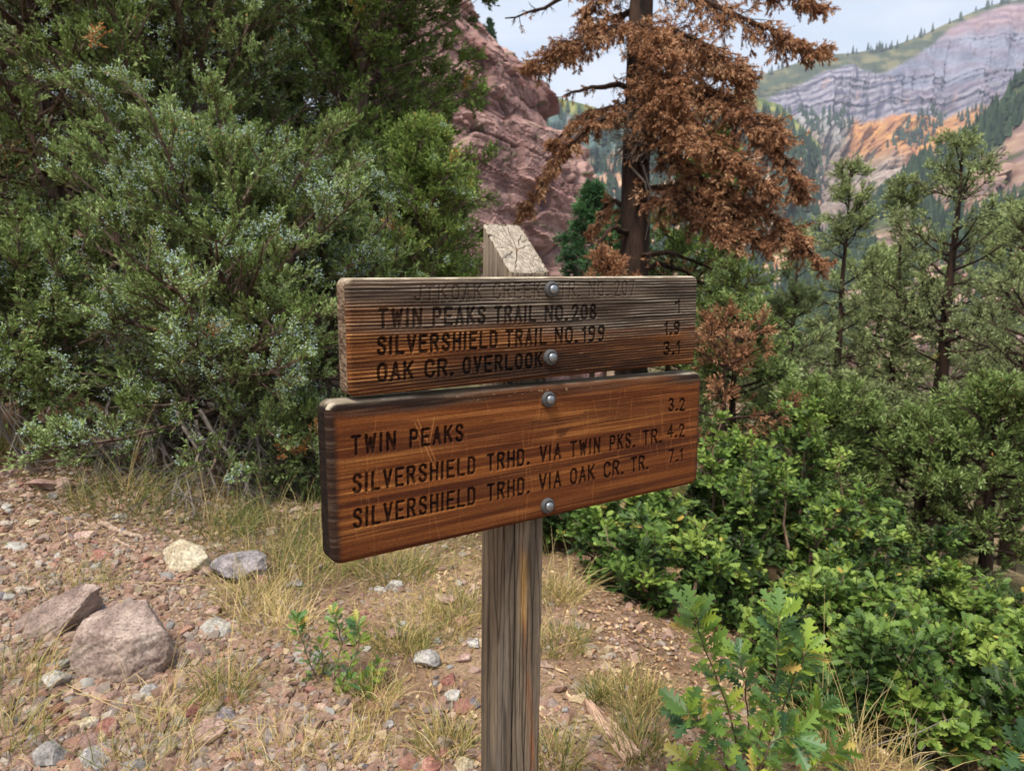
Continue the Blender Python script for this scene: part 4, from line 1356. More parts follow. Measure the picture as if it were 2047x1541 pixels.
tree('juniper', 'low juniper by the soil bank, cut by the left edge of the photo', 'juniper tree', x, y, zof(30, 560, 4.9), zof(40, 775, 4.9), .72, ROUND, 50, 12, 8, 20, .027, .0088, jun_leaf, bark_grey, .06, berries=.3, elev=(-.1, 1.1), tmid=.52, up=.45, dead=8)
x, y = xy(120, 6.7)
tree('juniper', 'tall bluish juniper filling the top left corner, open dark hollow below it', 'juniper tree', x, y, 6.2, 1.1, 1.75, ROUND, 130, 14, 9, 19, .033, .0108, jun_leaf, bark_grey, .15, berries=.26, elev=(-.15, 1.0), tmid=.44, dead=8, up=.35, patch=.02)
x, y = xy(400, 6.5)
tree('juniper', 'tall grey green juniper with pale berries standing over the low berry juniper', 'juniper tree', x, y, 5.6, 1.2, 1.5, TALL, 130, 14, 9, 19, .032, .0104, jun_leaf, bark_grey, .13, berries=.32, elev=(-.1, 1.0), tmid=.5, dead=6, up=.4, patch=.02)
x, y = xy(715, 8.0)
tree('juniper', 'darker green dense juniper beside the cliff, tallest on the right of the thicket', 'juniper tree', x, y, 7.4, .8, 1.38, [(0, 1.0), (.22, .98), (.42, .92), (.58, .92), (.8, .7), (1, .1)], 140, 14, 9, 19, .037, .012, jun_green, bark_grey, .16, elev=(-.15, .9), tmid=.48, up=.25, patch=.01)
x, y = xy(845, 6.4)
tree('juniper', 'young light green juniper with upright tips behind the upper board', 'juniper tree', x, y, zof(850, 300, 6.4), .6, .74, TALL, 72, 12, 8, 20, .028, .0092, jun_green, bark_grey, .06, berries=.14, elev=(.1, 1.15), tmid=.64, up=.55)
x, y = xy(610, 5.7)
tree('juniper', 'juniper with few berries between the low berry juniper and the young green one', 'juniper tree', x, y, zof(620, 420, 5.7), .75, .85, ROUND, 60, 13, 8, 20, .028, .0092, jun_leaf, bark_grey, .07, berries=.4, elev=(-.1, 1.1), tmid=.54, up=.45, dead=10)
x, y = xy(600, 4.75)
tree('juniper', 'little dark juniper in the shade, low beside the left end of the lower board', 'juniper tree', x, y, zof(600, 850, 4.75), zof(600, 1015, 4.75), .36, ROUND, 30, 9, 7, 16, .026, .009, jun_leaf, bark_grey, .02, berries=.15, elev=(-.1, 1.0), tmid=.42, up=.3, dead=5)
x, y = xy(690, 9.0)
tree('juniper', 'tall dusky juniper farther back, its top showing beside the cliff above the darker green one', 'juniper tree', x, y, 7.8, 1.6, 1.75, TALL, 130, 13, 8, 12, .06, .017, jun_green, bark_grey, .16, elev=(-.1, .9), tmid=.42, up=.3)
x, y = xy(250, 9.2)
tree('juniper', 'dark juniper farthest back behind the top left corner one', 'juniper tree', x, y, 7.4, 1.6, 1.8, TALL, 110, 13, 8, 12, .06, .017, jun_leaf, bark_grey, .16, elev=(-.1, .9), tmid=.36, up=.3)
x, y = xy(-60, 8.6)
tree('juniper', 'dim juniper behind the others at the left edge', 'juniper tree', x, y, 7.0, 1.4, 1.8, TALL, 100, 13, 8, 12, .06, .017, jun_leaf, bark_grey, .16, elev=(-.1, .9), tmid=.36, up=.3)
# ------------------------------------------------------------------ the dead brown tree
BY = 10.0


def limb3(pts):
    return np.array([at(px, py, BY + dy) for px, py, dy in pts])


bt = bpy.data.objects.new('dead_conifer', None)
COL.objects.link(bt)
bx = float(at(1275, 540, BY)[0])
bt.location = (bx, BY, float(terr(bx, BY)))
tag(bt, 'tall dead conifer with rust brown needles and drooping boughs, behind the sign', 'dead tree')
BL = -np.array(bt.location)
G = Geo()
tk = np.array([(1262, 760, 0), (1265, 640, 0), (1268, 540, 0), (1270, 440, 0), (1272, 330, 0), (1278, 200, 0), (1280, 90, 0), (1282, 0, 0), (1284, -120, 0), (1286, -260, 0), (1287, -420, 0)], float)
tp = limb3(tk) + BL
tp[0, 2] = -.4
G.tube(tp, [.24, .21, .195, .19, .185, .175, .16, .14, .12, .08, .03], 16, .5, 0, .13)
put('trunk', G.mesh('trunk', [bark_dark], True), bt)
LIMBS = [  # (points, foliage amount, bough width in metres)
    ([(1282, -40, 0), (1370, -20, -.3), (1450, 20, -.5), (1540, 62, -.6), (1600, 85, -.6), (1632, 102, -.6)], 1.05, .45),
    ([(1282, -70, 0), (1400, -60, .2), (1500, -40, .3), (1590, -6, .3), (1640, 10, .3)], 1.2, .4),
    ([(1280, 50, 0), (1220, 60, -.3), (1160, 80, -.5), (1105, 105, -.6), (1068, 128, -.6)], 1.3, .45),
    ([(1280, 20, 0), (1230, 30, .4), (1180, 60, .7), (1140, 110, .8)], 1.0, .38),
    ([(1280, 60, 0), (1340, 62, -.5), (1400, 80, -.8), (1450, 120, -.9), (1490, 165, -.9)], 1.7, .5),
    ([(1280, 110, 0), (1350, 105, .3), (1420, 130, .5), (1480, 150, .5)], 1.2, .45),
    ([(1278, 190, 0), (1360, 185, -.4), (1440, 200, -.8), (1510, 240, -1.0), (1570, 310, -1.0), (1605, 385, -1.0)], 1.8, .5),
    ([(1278, 170, 0), (1350, 165, .4), (1430, 180, .7), (1480, 205, .9), (1545, 255, .9)], 1.2, .4),
    ([(1276, 225, 0), (1350, 240, -.6), (1430, 290, -1.0), (1490, 330, -1.2), (1545, 380, -1.2)], 1.6, .48),
    ([(1276, 255, 0), (1340, 310, -.5), (1420, 365, -.8), (1500, 410, -1.0), (1580, 455, -1.0), (1640, 520, -1.0)], 1.5, .42),
    ([(1274, 375, 0), (1340, 375, -.5), (1400, 400, -.9), (1450, 425, -1.0), (1500, 470, -1.0), (1545, 480, -1.0)], 1.5, .45),
    ([(1274, 400, 0), (1350, 400, -.8), (1420, 440, -1.0), (1480, 490, -1.1)], 1.0, .4),
    ([(1272, 228, 0), (1220, 232, -.4), (1170, 250, -.6), (1120, 310, -.7), (1080, 375, -.7), (1040, 430, -.7)], .95, .24),
    ([(1276, 215, 0), (1215, 215, .3), (1150, 245, .5), (1100, 290, .5)], .8, .26),
    ([(1280, 175, 0), (1220, 172, .2), (1160, 178, .3), (1120, 196, .3)], .2, .2),
    ([(1270, 470, 0), (1225, 455, -.3), (1200, 480, -.4), (1170, 545, -.4)], .25, .2),
    ([(1272, 440, 0), (1225, 400, .3), (1200, 430, .4), (1185, 470, .4)], .45, .2),
    ([(1282, -90, 0), (1200, -50, -.3), (1130, -5, -.4), (1080, 18, -.4), (1010, 38, -.4)], .12, .25),
    ([(1282, -20, 0), (1230, -30, .2), (1180, 0, .3), (1165, 40, .3)], .8, .3),
    ([(1268, 520, 0), (1310, 500, -.4), (1380, 520, -.6), (1440, 545, -.6)], .12, .25),
    ([(1268, 545, 0), (1330, 525, .2), (1400, 560, .2), (1470, 640, .2)], .12, .3),
    ([(1276, 210, 0), (1310, 215, -.9), (1350, 240, -1.5), (1390, 290, -1.7)], 1.4, .45),
    ([(1278, 140, 0), (1300, 140, -.9), (1330, 160, -1.4), (1360, 200, -1.6)], 1.2, .42),
    ([(1280, 40, 0), (1290, 50, -.8), (1310, 75, -1.3), (1330, 110, -1.5)], 1.2, .4)]
Fg = Geo()
for pts, amt, wd in LIMBS:
    q = limb3(pts) + BL
    t0 = np.linspace(0, 1, len(q))
    t1 = np.linspace(0, 1, 14)
    q = np.stack([np.interp(t1, t0, q[:, k]) for k in range(3)], 1)
    q[1:-1] = .25 * q[:-2] + .5 * q[1:-1] + .25 * q[2:]
    q += rng.normal(size=q.shape) * .012 * (t1[:, None] > 0)
    G = Geo()
    G.tube(q, np.linspace(.048, .008, 14), 6, .5, 0)
    seg = q[1:] - q[:-1]
    sl = np.linalg.norm(seg, axis=1)
    n2 = int(72 * amt * sl.sum() / 2.0) + 12
    k = rng.choice(13, n2, p=np.array([.35, .5, .8] + [1] * 10) / 11.65)
    p2 = q[k] + seg[k] * rng.random(n2)[:, None]
    d2 = nrm(nrm(seg[k]) * .8 + rng.normal(size=(n2, 3)) * np.array([.65, .65, .45]) - np.array([0, 0, .35]))
    l2 = wd * rng.uniform(.5, 1.25, n2) * (1.1 - .65 * k / 12)
    G.prisms(p2, p2 + d2 * l2[:, None], .007, .003, .5, 0)
    p3, d3, l3, i3 = kids(p2, d2, l2, 8 if amt > .3 else 4, .1, 1, .75, .55, -.3)
    l3 = np.clip(l3, .07, .3)
    G.prisms(p3, p3 + d3 * l3[:, None], .0035, .0015, .5, 0)
    put('limb', G.mesh('limb', [bark_dark]), bt)
    if amt > .3:
        tm = .52 + .2 * rng.normal(size=n2)[i3]
        foliage(Fg, p3, d3, l3, 19, .044, .0105, .5, tm, .18, 0, droop=.35)
    else:
        keep = rng.random(len(p3)) < amt * 1.2
        foliage(Fg, p3[keep], d3[keep], l3[keep], 12, .05, .013, .5, .45, .14, 0, droop=.25)
put('crown', Fg.mesh('crown', [rust]), bt)
G = Geo()
for k in range(3):
    c = limb3([(1275 + 10 * k, 250 + 18 * k, -.25)])[0] + BL
    n2 = 70
    d2 = nrm(rng.normal(size=(n2, 3)) * np.array([1, .7, .8]))
    p2 = c + rng.normal(size=(n2, 3)) * np.array([.12, .06, .10])
    l2 = rng.uniform(.12, .38, n2)
    G.prisms(p2, p2 + d2 * l2[:, None], .005, .002, .5, 0)
    p3, d3, l3, _ = kids(p2, d2, l2, 4, .2, 1, .7, .6, -.1)
    G.prisms(p3, p3 + d3 * l3[:, None], .004, .0015, .5, 0)
for pts in ([(1285, 330, -.25), (1300, 380, -.32), (1296, 450, -.3), (1290, 480, -.25)], [(1262, 335, -.25), (1290, 365, -.35), (1300, 420, -.35)]):
    G.tube(limb3(pts) + BL, [.016, .012, .009, .006][:len(pts)], 5, .5, 0)
put('bare_twigs', G.mesh('bare_twigs', [twig_grey]), bt)['label'] = 'ball of bare grey twigs against the trunk'

# ------------------------------------------------------------------ junipers and firs on the right and behind
def right_tree(label, px, py_top, Y, pyc, R, prof=TALL, nl=46, leaf=jun_olive, tmid=.5, rt=.13, n2=10, n3=6, nb=11, bl=.044, bw=.0125, name='juniper', cat='juniper tree', elev=(-.05, .75), **kw):
    x, y = xy(px, Y)
    kw.setdefault('bare', .05)
    kw.setdefault('kl2', .55)
    kw.setdefault('ue', 1.2)
    kw.setdefault('wob', .35)
    return tree(name, label, cat, x, y, zof(px, py_top, Y), zof(px, pyc, Y), R, prof, nl, n2, n3, nb, bl, bw, leaf, bark_dark, rt, elev=elev, tmid=tmid, **kw)


right_tree('thin open juniper nearest the dead tree, trunk showing through', 1695, 325, 12.0, 900, .85, nl=46, rt=.085, prof=[(0, .75), (.3, 1), (.6, .72), (.85, .42), (1, .1)])
right_tree('open juniper with forked dark trunk between two other junipers on the right', 1800, 365, 11.5, 880, .8, nl=42, rt=.08, tmid=.46, prof=[(0, .75), (.3, 1), (.6, .72), (.85, .42), (1, .1)])
right_tree('tallest right hand juniper, thick dark trunk and wide upcurved limbs', 1905, 285, 11.0, 940, 1.15, prof=[(0, .7), (.3, 1), (.6, .85), (.85, .55), (1, .15)], nl=66, rt=.14, elev=(-.1, .7), bend=.16)
right_tree('juniper cut by the right edge of the photo', 2075, 400, 9.5, 980, 1.25, nl=52, rt=.12, tmid=.42)
right_tree('bushy grey green juniper right of the upper board', 1480, 530, 8.6, 880, .62, prof=ROUND, nl=34, rt=.06, leaf=jun_leaf, tmid=.5, bl=.05, bw=.012)
right_tree('small juniper in front of the thin open one', 1600, 600, 9.4, 880, .6, prof=ROUND, nl=30, rt=.06, tmid=.46, bl=.05, bw=.013)
right_tree('shaggy juniper low on the right under the tallest one', 1880, 850, 7.6, 1120, .85, prof=ROUND, nl=44, rt=.09, leaf=jun_leaf, tmid=.45, bl=.048, bw=.012, dead=5)
right_tree('dark juniper at the lower right edge above the oaks', 2030, 800, 7.2, 1120, .8, prof=ROUND, nl=44, rt=.08, leaf=jun_leaf, tmid=.42, bl=.048, bw=.012)
right_tree('dim juniper low behind the oak thicket', 1740, 800, 9.0, 1010, .9, prof=ROUND, nl=40, rt=.08, tmid=.40, bl=.052, bw=.013, dead=4)
right_tree('green fir just left of the dead tree trunk', 1185, 375, 24.0, 640, 1.5, prof=CONE, nl=60, leaf=fir_leaf, rt=.12, bl=.13, bw=.03, name='fir_tree', cat='fir tree', elev=(-.25, .3), tmid=.5, bend=0, up=.05, n2=9, n3=6, l3min=.2)
right_tree('broad green fir seen through the dead boughs right of the trunk', 1420, 270, 17.0, 760, 1.9, prof=CONE, nl=66, leaf=jun_green, rt=.14, bl=.09, bw=.022, name='fir_tree', cat='fir tree', elev=(-.15, .4), tmid=.42, up=.1, n2=10, n3=6, l3min=.15)
right_tree('small fir between the cliff foot and the dead tree', 1240, 440, 20.0, 640, 1.1, prof=CONE, nl=50, leaf=fir_leaf, rt=.1, bl=.11, bw=.026, name='fir_tree', cat='fir tree', elev=(-.2, .35), tmid=.45, up=.05, n2=9, n3=6, l3min=.18)
right_tree('rust brown dead juniper bush beside the right end of the boards', 1455, 655, 8.0, 930, .8, prof=[(0, .9), (.5, 1), (.8, .6), (1, .2)], nl=16, nb=9, kl2=.4, leaf=rust, rt=.05, bl=.05, bw=.012, name='dead_juniper', cat='dead bush', tmid=.42, dead=10, elev=(-.25, .6), ue=1.0)
right_tree('low rust brown dead bush showing just above the upper board', 1215, 530, 9.0, 700, .42, prof=ROUND, nl=14, leaf=rust, rt=.04, bl=.05, bw=.012, name='dead_juniper', cat='dead bush', tmid=.55, elev=(0, .9))

right_tree('juniper between the thin open one and the dead tree boughs', 1590, 470, 13.5, 900, 1.0, nl=50, rt=.08, tmid=.5)
right_tree('hazy juniper farther down the slope between the right hand trunks', 1760, 520, 16.0, 860, 1.5, prof=ROUND, nl=54, rt=.1, tmid=.52, bl=.075, bw=.02)
right_tree('juniper farther down the slope right of the tallest one', 2010, 430, 15.0, 880, 1.5, nl=60, rt=.1, tmid=.5, bl=.07, bw=.019)
right_tree('low juniper behind the middle of the oak thicket', 1650, 800, 8.0, 980, .75, prof=ROUND, nl=44, rt=.05, leaf=jun_leaf, tmid=.42, bl=.05, bw=.013)
right_tree('green juniper seen between the dead tree and the right end of the upper board', 1340, 420, 12.0, 760, .9, prof=ROUND, nl=40, leaf=jun_green, rt=.06, tmid=.42)

# conifers along the cliff's skyline
zk, xk, cy = CL
for px, py, h, lab in ((930, 30, 4.2, 'slim fir standing on the steep top of the red cliff'), (980, 92, 4.8, 'bushy fir on the cliff skyline, lower than the slim one'), (968, 80, 3.0, 'thin bare snag beside the skyline fir'), (1030, 150, 1.8, 'small shrub on the lower shoulder of the cliff')):
    q = at(px, py + 8, cy - 1)
    tree('skyline_fir', lab, 'fir tree', float(q[0]), float(q[1]), float(q[2]) + h, float(q[2]) + .2, h * .24, CONE, 26, 6, 4, 7 if 'snag' not in lab else 1, .32, .12, fir_leaf, bark_dark, .1, elev=(-.25, .3), bend=0, up=.0, l3min=.3, zb=float(q[2]) - .8, group='conifers on the cliff top')

# ------------------------------------------------------------------ gambel oak: thicket, sapling, seedlings
rng = np.random.default_rng(33)


def oak_leaf(full=True):
    """Lobed oak leaf of length 1 as (side, along, up): midrib points and two wavy margins."""
    if full:
        e = [(0, .012), (.10, .025), (.18, .06), (.25, .17), (.30, .20), (.31, .09), (.36, .06), (.44, .24), (.51, .30), (.515, .13), (.56, .08), (.64, .25), (.72, .29), (.725, .15), (.77, .10), (.84, .17), (.90, .17), (.925, .08), (.965, .07), (1, .0)]
    else:
        e = [(0, .015), (.16, .07), (.27, .21), (.34, .09), (.47, .29), (.56, .13), (.70, .30), (.77, .15), (.88, .2), (1, .0)]
    e = np.array(e)
    k = len(e)
    mid = np.stack([np.zeros(k), e[:, 0], -.10 * (e[:, 0] - .3) ** 2], 1)
    adv = np.where(e[:, 1] > .15, .05, 0)
    R_ = np.stack([e[:, 1], e[:, 0] + adv, mid[:, 2] + .22 * e[:, 1]], 1)
    L_ = R_ * np.array([-1, 1, 1])
    V = np.concatenate([mid, R_, L_])
    i = np.arange(k - 1)
    f = np.concatenate([np.stack([i, k + i, k + i + 1, i + 1], 1), np.stack([i, i + 1, 2 * k + i + 1, 2 * k + i], 1)])
    return V, f


OAK_F, OAK_S = oak_leaf(True), oak_leaf(False)
oak_mat = leaf_mat('oak_leaf', [(0.0, lin(42, 58, 28)), (0.4, lin(71, 96, 43)), (0.75, lin(108, 134, 58)), (0.95, lin(144, 162, 74)), (1.0, lin(196, 168, 84))], .5, .26, .25, .5, 1.8)
sap_mat = leaf_mat('young_oak_leaf', [(0.0, lin(60, 88, 60)), (0.35, lin(84, 118, 72)), (0.6, lin(110, 142, 66)), (0.93, lin(156, 178, 66)), (1.0, lin(196, 164, 92))], .42, .35, .4, .2, 5)
oak_stem = bark_mat('oak_stem', tuple(lin(70, 54, 44)), tuple(lin(142, 118, 98)), 30)


def oak_shrub(label, px, py_top, Y, R, nst=9, ls=.042, per=10, n2=12, n3=5, z0=None, tm=.45, group='gambel oak shrubs of the thicket', dx=0):
    x, y = xy(px, Y)
    zb = float(terr(x, y))
    H = max(zof(px, py_top, Y) - zb, .35)
    o = bpy.data.objects.new('oak_shrub', None)
    COL.objects.link(o)
    o.location = (x, y, zb)
    tag(o, label, 'oak shrub', group)
    G, Lg = Geo(), Geo()
    az = rng.uniform(0, 2 * math.pi, nst)
    rr = R * np.sqrt(rng.uniform(.02, 1, nst))
    top = np.stack([np.cos(az) * rr, np.sin(az) * rr, H * (1 - .45 * (rr / R) ** 2) * rng.uniform(.75, 1.02, nst)], 1)
    bas = np.stack([np.cos(az) * rr * .35, np.sin(az) * rr * .35, np.full(nst, -.08)], 1)
    P2, D2, L2 = [], [], []
    for a, b in zip(bas, top):
        q = trunk_line(a, b, 7, .025)
        G.tube(q, np.linspace(.013 + .006 * H, .003, 7), 5, .5, 0)
        d = nrm(q[-1] - q[-2])
        P2.append(a)
        D2.append(nrm(b - a))
        L2.append(np.linalg.norm(b - a))
    P2, D2, L2 = np.array(P2), np.array(D2), np.array(L2)
    p, d, l, i = kids(P2, D2, L2, n2, .22, 1.02, .95, .34, .25)
    l = np.clip(l, .10, .42)
    G.prisms(p, p + d * l[:, None], .0045, .002, .5, 0)
    p3, d3, l3, i3 = kids(p, d, l, n3, .3, 1.02, .8, .5, .2)
    l3 = np.clip(l3, .08, .26)
    G.prisms(p3, p3 + d3 * l3[:, None], .0025, .0012, .5, 0)
    n = len(p3)
    tip = p3 + d3 * l3[:, None] * 1.0
    sp = rng.normal(size=(n, per, 3)) * np.array([1, 1, .45])
    f = nrm(d3[:, None] * .7 + sp * .75)
    pos = tip[:, None] - d3[:, None] * (l3[:, None] * rng.uniform(0, 1.0, (n, per)))[..., None]
    upv = nrm(np.array([.05, -.25, 1.0]) + rng.normal(size=(n, per, 3)) * .55)
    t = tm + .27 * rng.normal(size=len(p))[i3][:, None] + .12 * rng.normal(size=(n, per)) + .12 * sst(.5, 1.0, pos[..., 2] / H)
    t = np.where(rng.random((n, per)) < .006, 1.0, np.clip(t, 0, .9))
    Lg.leaves(*OAK_S, pos.reshape(-1, 3), f.reshape(-1, 3), upv.reshape(-1, 3), (ls * rng.uniform(.4, 1.45, (n, per))).ravel(), t.ravel())
    put('stem', G.mesh('stem', [oak_stem]), o)
    put('crown', Lg.mesh('crown', [oak_mat]), o)
    return o


oak_shrub('low oak shrub at the trail edge just right of the post', 1180, 1020, 4.1, .42, 9, tm=.42)
oak_shrub('bright leaved oak shrub beside the right end of the lower board', 1440, 835, 4.9, .48, 10, tm=.62)
oak_shrub('oak shrub with the bright top shoot in front of the twin juniper trunks', 1660, 828, 5.4, .52, 10, tm=.64)
oak_shrub('oak shrub under the lower board, right of its lowest bolt', 1310, 965, 4.5, .5, 10, tm=.44)
oak_shrub('shaded oak shrub at the lower left of the thicket over the dry litter', 1350, 1090, 3.5, .40, 8, tm=.40)
oak_shrub('middle oak shrub of the thicket, dark trunk fork in it', 1560, 960, 4.3, .52, 11, tm=.5)
oak_shrub('oak shrub right of the middle one with a sloping top', 1750, 1040, 4.5, .55, 11, tm=.48)
oak_shrub('oak shrub directly behind the bluish oak sapling', 1560, 1150, 3.4, .45, 10, tm=.42)
oak_shrub('yellow green oak shrub on the right, half way up the thicket', 1890, 1170, 4.2, .55, 11, tm=.58)
oak_shrub('oak shrub at the right edge below the dark juniper', 2035, 1190, 4.0, .5, 10, tm=.5)
oak_shrub('oak shrub low on the right between the sapling and the bare forked twig', 1740, 1230, 3.1, .42, 10, tm=.46)
oak_shrub('glossy oak shrub in the lower right corner behind the forked twig', 1930, 1280, 2.9, .42, 11, tm=.54)
oak_shrub('oak shrub filling the bottom right corner', 1990, 1400, 2.45, .34, 9, tm=.48)
oak_shrub('dark oak shrub at the bottom edge right of the sapling', 1790, 1400, 2.5, .30, 8, tm=.40)
oak_shrub('oak shrub on the skyline of the thicket between its two bright tops', 1545, 880, 5.6, .5, 9, tm=.52)
oak_shrub('oak shrub behind the thicket at the foot of the tallest right juniper', 1840, 1000, 5.8, .6, 10, tm=.42)


def sapling(name, label, stems, Y, ls, mat, leaf=OAK_F, every=.045, per=3, tm=.5, group=None, cat='oak sapling', r0=.0035):
    """An oak sprig whose stems run through the given sight points (px, py, depth offset)."""
    q0 = np.array([float(v) for v in at(*stems[0][0][:2], Y + stems[0][0][2])])
    zb = float(terr(q0[0], q0[1]))
    o = bpy.data.objects.new(name, None)
    COL.objects.link(o)
    o.location = (q0[0], q0[1], zb)
    tag(o, label, cat, group)
    org = np.array([q0[0], q0[1], zb])
    Lg = Geo()
    for st in stems:
        q = np.array([at(px, py, Y + dy) for px, py, dy in st]) - org
        t0 = np.linspace(0, 1, len(q))
        t1 = np.linspace(0, 1, 16)
        q = np.stack([np.interp(t1, t0, q[:, k]) for k in range(3)], 1)
        q[1:-1] = .25 * q[:-2] + .5 * q[1:-1] + .25 * q[2:]
        q = q + rng.normal(size=q.shape) * .002
        G = Geo()
        G.tube(q, np.linspace(r0, .0014, 16), 6, .5, 0)
        put('stem', G.mesh('stem', [oak_stem], True), o)
        ln = np.linalg.norm(np.diff(q, axis=0), axis=1).sum()
        m = max(int(ln / every), 2)
        f = np.linspace(.22, 1.0, m)
        for k, ff in enumerate(f):
            p = np.array([np.interp(ff, t1, q[:, j]) for j in range(3)])
            tg = nrm(np.array([np.interp(min(ff + .06, 1), t1, q[:, j]) - np.interp(ff - .06, t1, q[:, j]) for j in range(3)]))
            c = per + (3 if k == m - 1 else (2 if k == m - 2 else 0))
            az = k * 2.4 + np.arange(c) * 2 * math.pi / c + rng.normal(size=c) * .4
            x = nrm(np.cross(tg, np.array([.2, .3, .9])))
            yv = np.cross(tg, x)
            d = nrm(tg * (.75 if k == m - 1 else .5) + (np.cos(az)[:, None] * x + np.sin(az)[:, None] * yv) * .85 + np.array([0, -.10, .10]))
            upv = nrm(tg * .9 + np.array([0, -.35, .5]) + rng.normal(size=(c, 3)) * .30)
            s = ls * rng.uniform(.55, 1.25, c) * (1.05 if k > m * .5 else .85)
            t = np.clip(tm + rng.normal() * .16 + rng.normal(size=c) * .14, 0, .95)
            t[rng.random(c) < .03] = 1.0
            Lg.leaves(*leaf, np.repeat(p[None], c, 0) + d * .006, d, upv, s, t)
    put('foliage', Lg.mesh('foliage', [mat]), o)
    return o


sapling('oak_sapling', 'large bluish green oak sapling with big lobed leaves in the right foreground', [
    [(1470, 1640, .05), (1475, 1480, .03), (1440, 1370, .0), (1405, 1290, -.02), (1388, 1222, -.03)],
    [(1480, 1640, .05), (1510, 1500, .0), (1545, 1390, -.03), (1555, 1300, -.05), (1558, 1232, -.05)],
    [(1490, 1640, .05), (1540, 1480, -.03), (1585, 1360, -.06), (1612, 1300, -.08)],
    [(1470, 1640, .05), (1450, 1520, -.05), (1415, 1450, -.10), (1375, 1425, -.12)],
    [(1490, 1640, .05), (1550, 1530, .02), (1600, 1450, .05), (1640, 1420, .05)],
    [(1480, 1640, .0), (1500, 1560, -.10), (1545, 1480, -.15), (1590, 1470, -.18)],
    [(1480, 1640, .0), (1570, 1580, -.06), (1640, 1520, -.05), (1680, 1500, -.04)],
    [(1470, 1640, .05), (1420, 1560, .04), (1385, 1530, .04)],
    [(1480, 1640, .05), (1500, 1480, .10), (1490, 1370, .12), (1480, 1310, .12)]], 1.95, .074, sap_mat, every=.036, per=3, tm=.62)
sapling('oak_sapling', 'oak sprig entering at the bottom right corner, pale grey green leaf', [
    [(2075, 1640, 0), (2060, 1560, 0), (2040, 1500, -.02)]], 1.7, .085, sap_mat, every=.05, per=3, tm=.2)
sapling('oak_seedling', 'small oak seedling with yellow green tops in front of the post, on bare soil', [
    [(655, 1418, 0), (625, 1340, .0), (600, 1270, .0), (592, 1240, 0)],
    [(655, 1418, 0), (670, 1340, .02), (685, 1280, .03), (668, 1232, .03)],
    [(655, 1418, 0), (690, 1350, -.02), (720, 1290, 0), (715, 1245, .0)],
    [(655, 1418, 0), (700, 1385, -.03), (745, 1350, -.02)],
    [(655, 1418, 0), (640, 1390, -.03), (600, 1370, -.02)],
    [(655, 1418, 0), (680, 1380, -.05), (700, 1360, -.06)],
    [(655, 1418, 0), (650, 1350, .04), (640, 1290, .05)],
    [(655, 1418, 0), (730, 1375, .02), (755, 1330, .02)],
    [(655, 1418, 0), (625, 1400, .02), (590, 1385, .02)],
    [(655, 1418, 0), (670, 1400, -.06), (735, 1395, -.06)]], 2.42, .038, sap_mat, every=.021, per=3, tm=.62, cat='oak seedling', r0=.0025)
sapling('oak_seedling', 'oak seedling cut by the left edge of the photo above the slanting boulder', [
    [(10, 1190, 0), (18, 1150, 0), (30, 1110, 0)], [(10, 1190, 0), (-10, 1150, 0), (-20, 1120, 0)], [(10, 1190, 0), (40, 1160, 0), (55, 1140, 0)]], 3.3, .055, sap_mat, every=.035, per=4, tm=.75, cat='oak seedling', r0=.0025)
sapling('leafy_plant', 'bright green leafy plant at the top edge of the gravel under the junipers', [
    [(140, 965, 0), (120, 930, 0), (112, 885, 0)], [(140, 965, 0), (150, 920, 0), (145, 885, .05)], [(140, 965, 0), (180, 930, 0), (178, 900, .05)], [(140, 965, 0), (110, 955, 0), (95, 930, 0)], [(140, 965, 0), (160, 945, -.05), (165, 930, -.05)]],
    4.7, .055, oak_mat, OAK_S, every=.05, per=5, tm=.80, cat='plant', r0=.003)
sapling('leafy_plant', 'second leafy plant in the shade, right of the bright one and before the dead twigs', [
    [(250, 985, 0), (225, 945, 0), (212, 920, 0)], [(250, 985, 0), (262, 950, 0), (258, 925, 0)], [(250, 985, 0), (285, 965, 0), (300, 940, 0)], [(250, 985, 0), (235, 970, -.05), (215, 962, -.05)]],
    4.6, .05, oak_mat, OAK_S, every=.05, per=5, tm=.66, cat='plant', r0=.003)

# bare forked twig, lower right
fork = bpy.data.objects.new('bare_twig', None)
q0 = at(1655, 1560, 2.2)
fork.location = [float(v) for v in q0]
COL.objects.link(fork)
tag(fork, 'bare grey forked twig standing among the oaks at the lower right', 'twig')
for pts in ([(1655, 1560, 0), (1720, 1500, 0), (1770, 1482, 0), (1840, 1462, 0), (1885, 1440, 0), (1932, 1432, 0)], [(1825, 1535, 0), (1840, 1500, 0), (1860, 1478, .02), (1870, 1440, .02)], [(1828, 1540, 0), (1828, 1500, 0), (1832, 1435, .02)], [(1655, 1560, 0), (1760, 1545, 0), (1825, 1535, 0), (1890, 1490, .02), (1932, 1434, .02)]):
    G = Geo()
    q = np.array([at(px, py, 2.2 + dy) for px, py, dy in pts]) - q0
    G.tube(q, np.linspace(.0034, .0013, len(q)), 5, .5, 0)
    put('branch', G.mesh('branch', [twig_grey], True), fork)

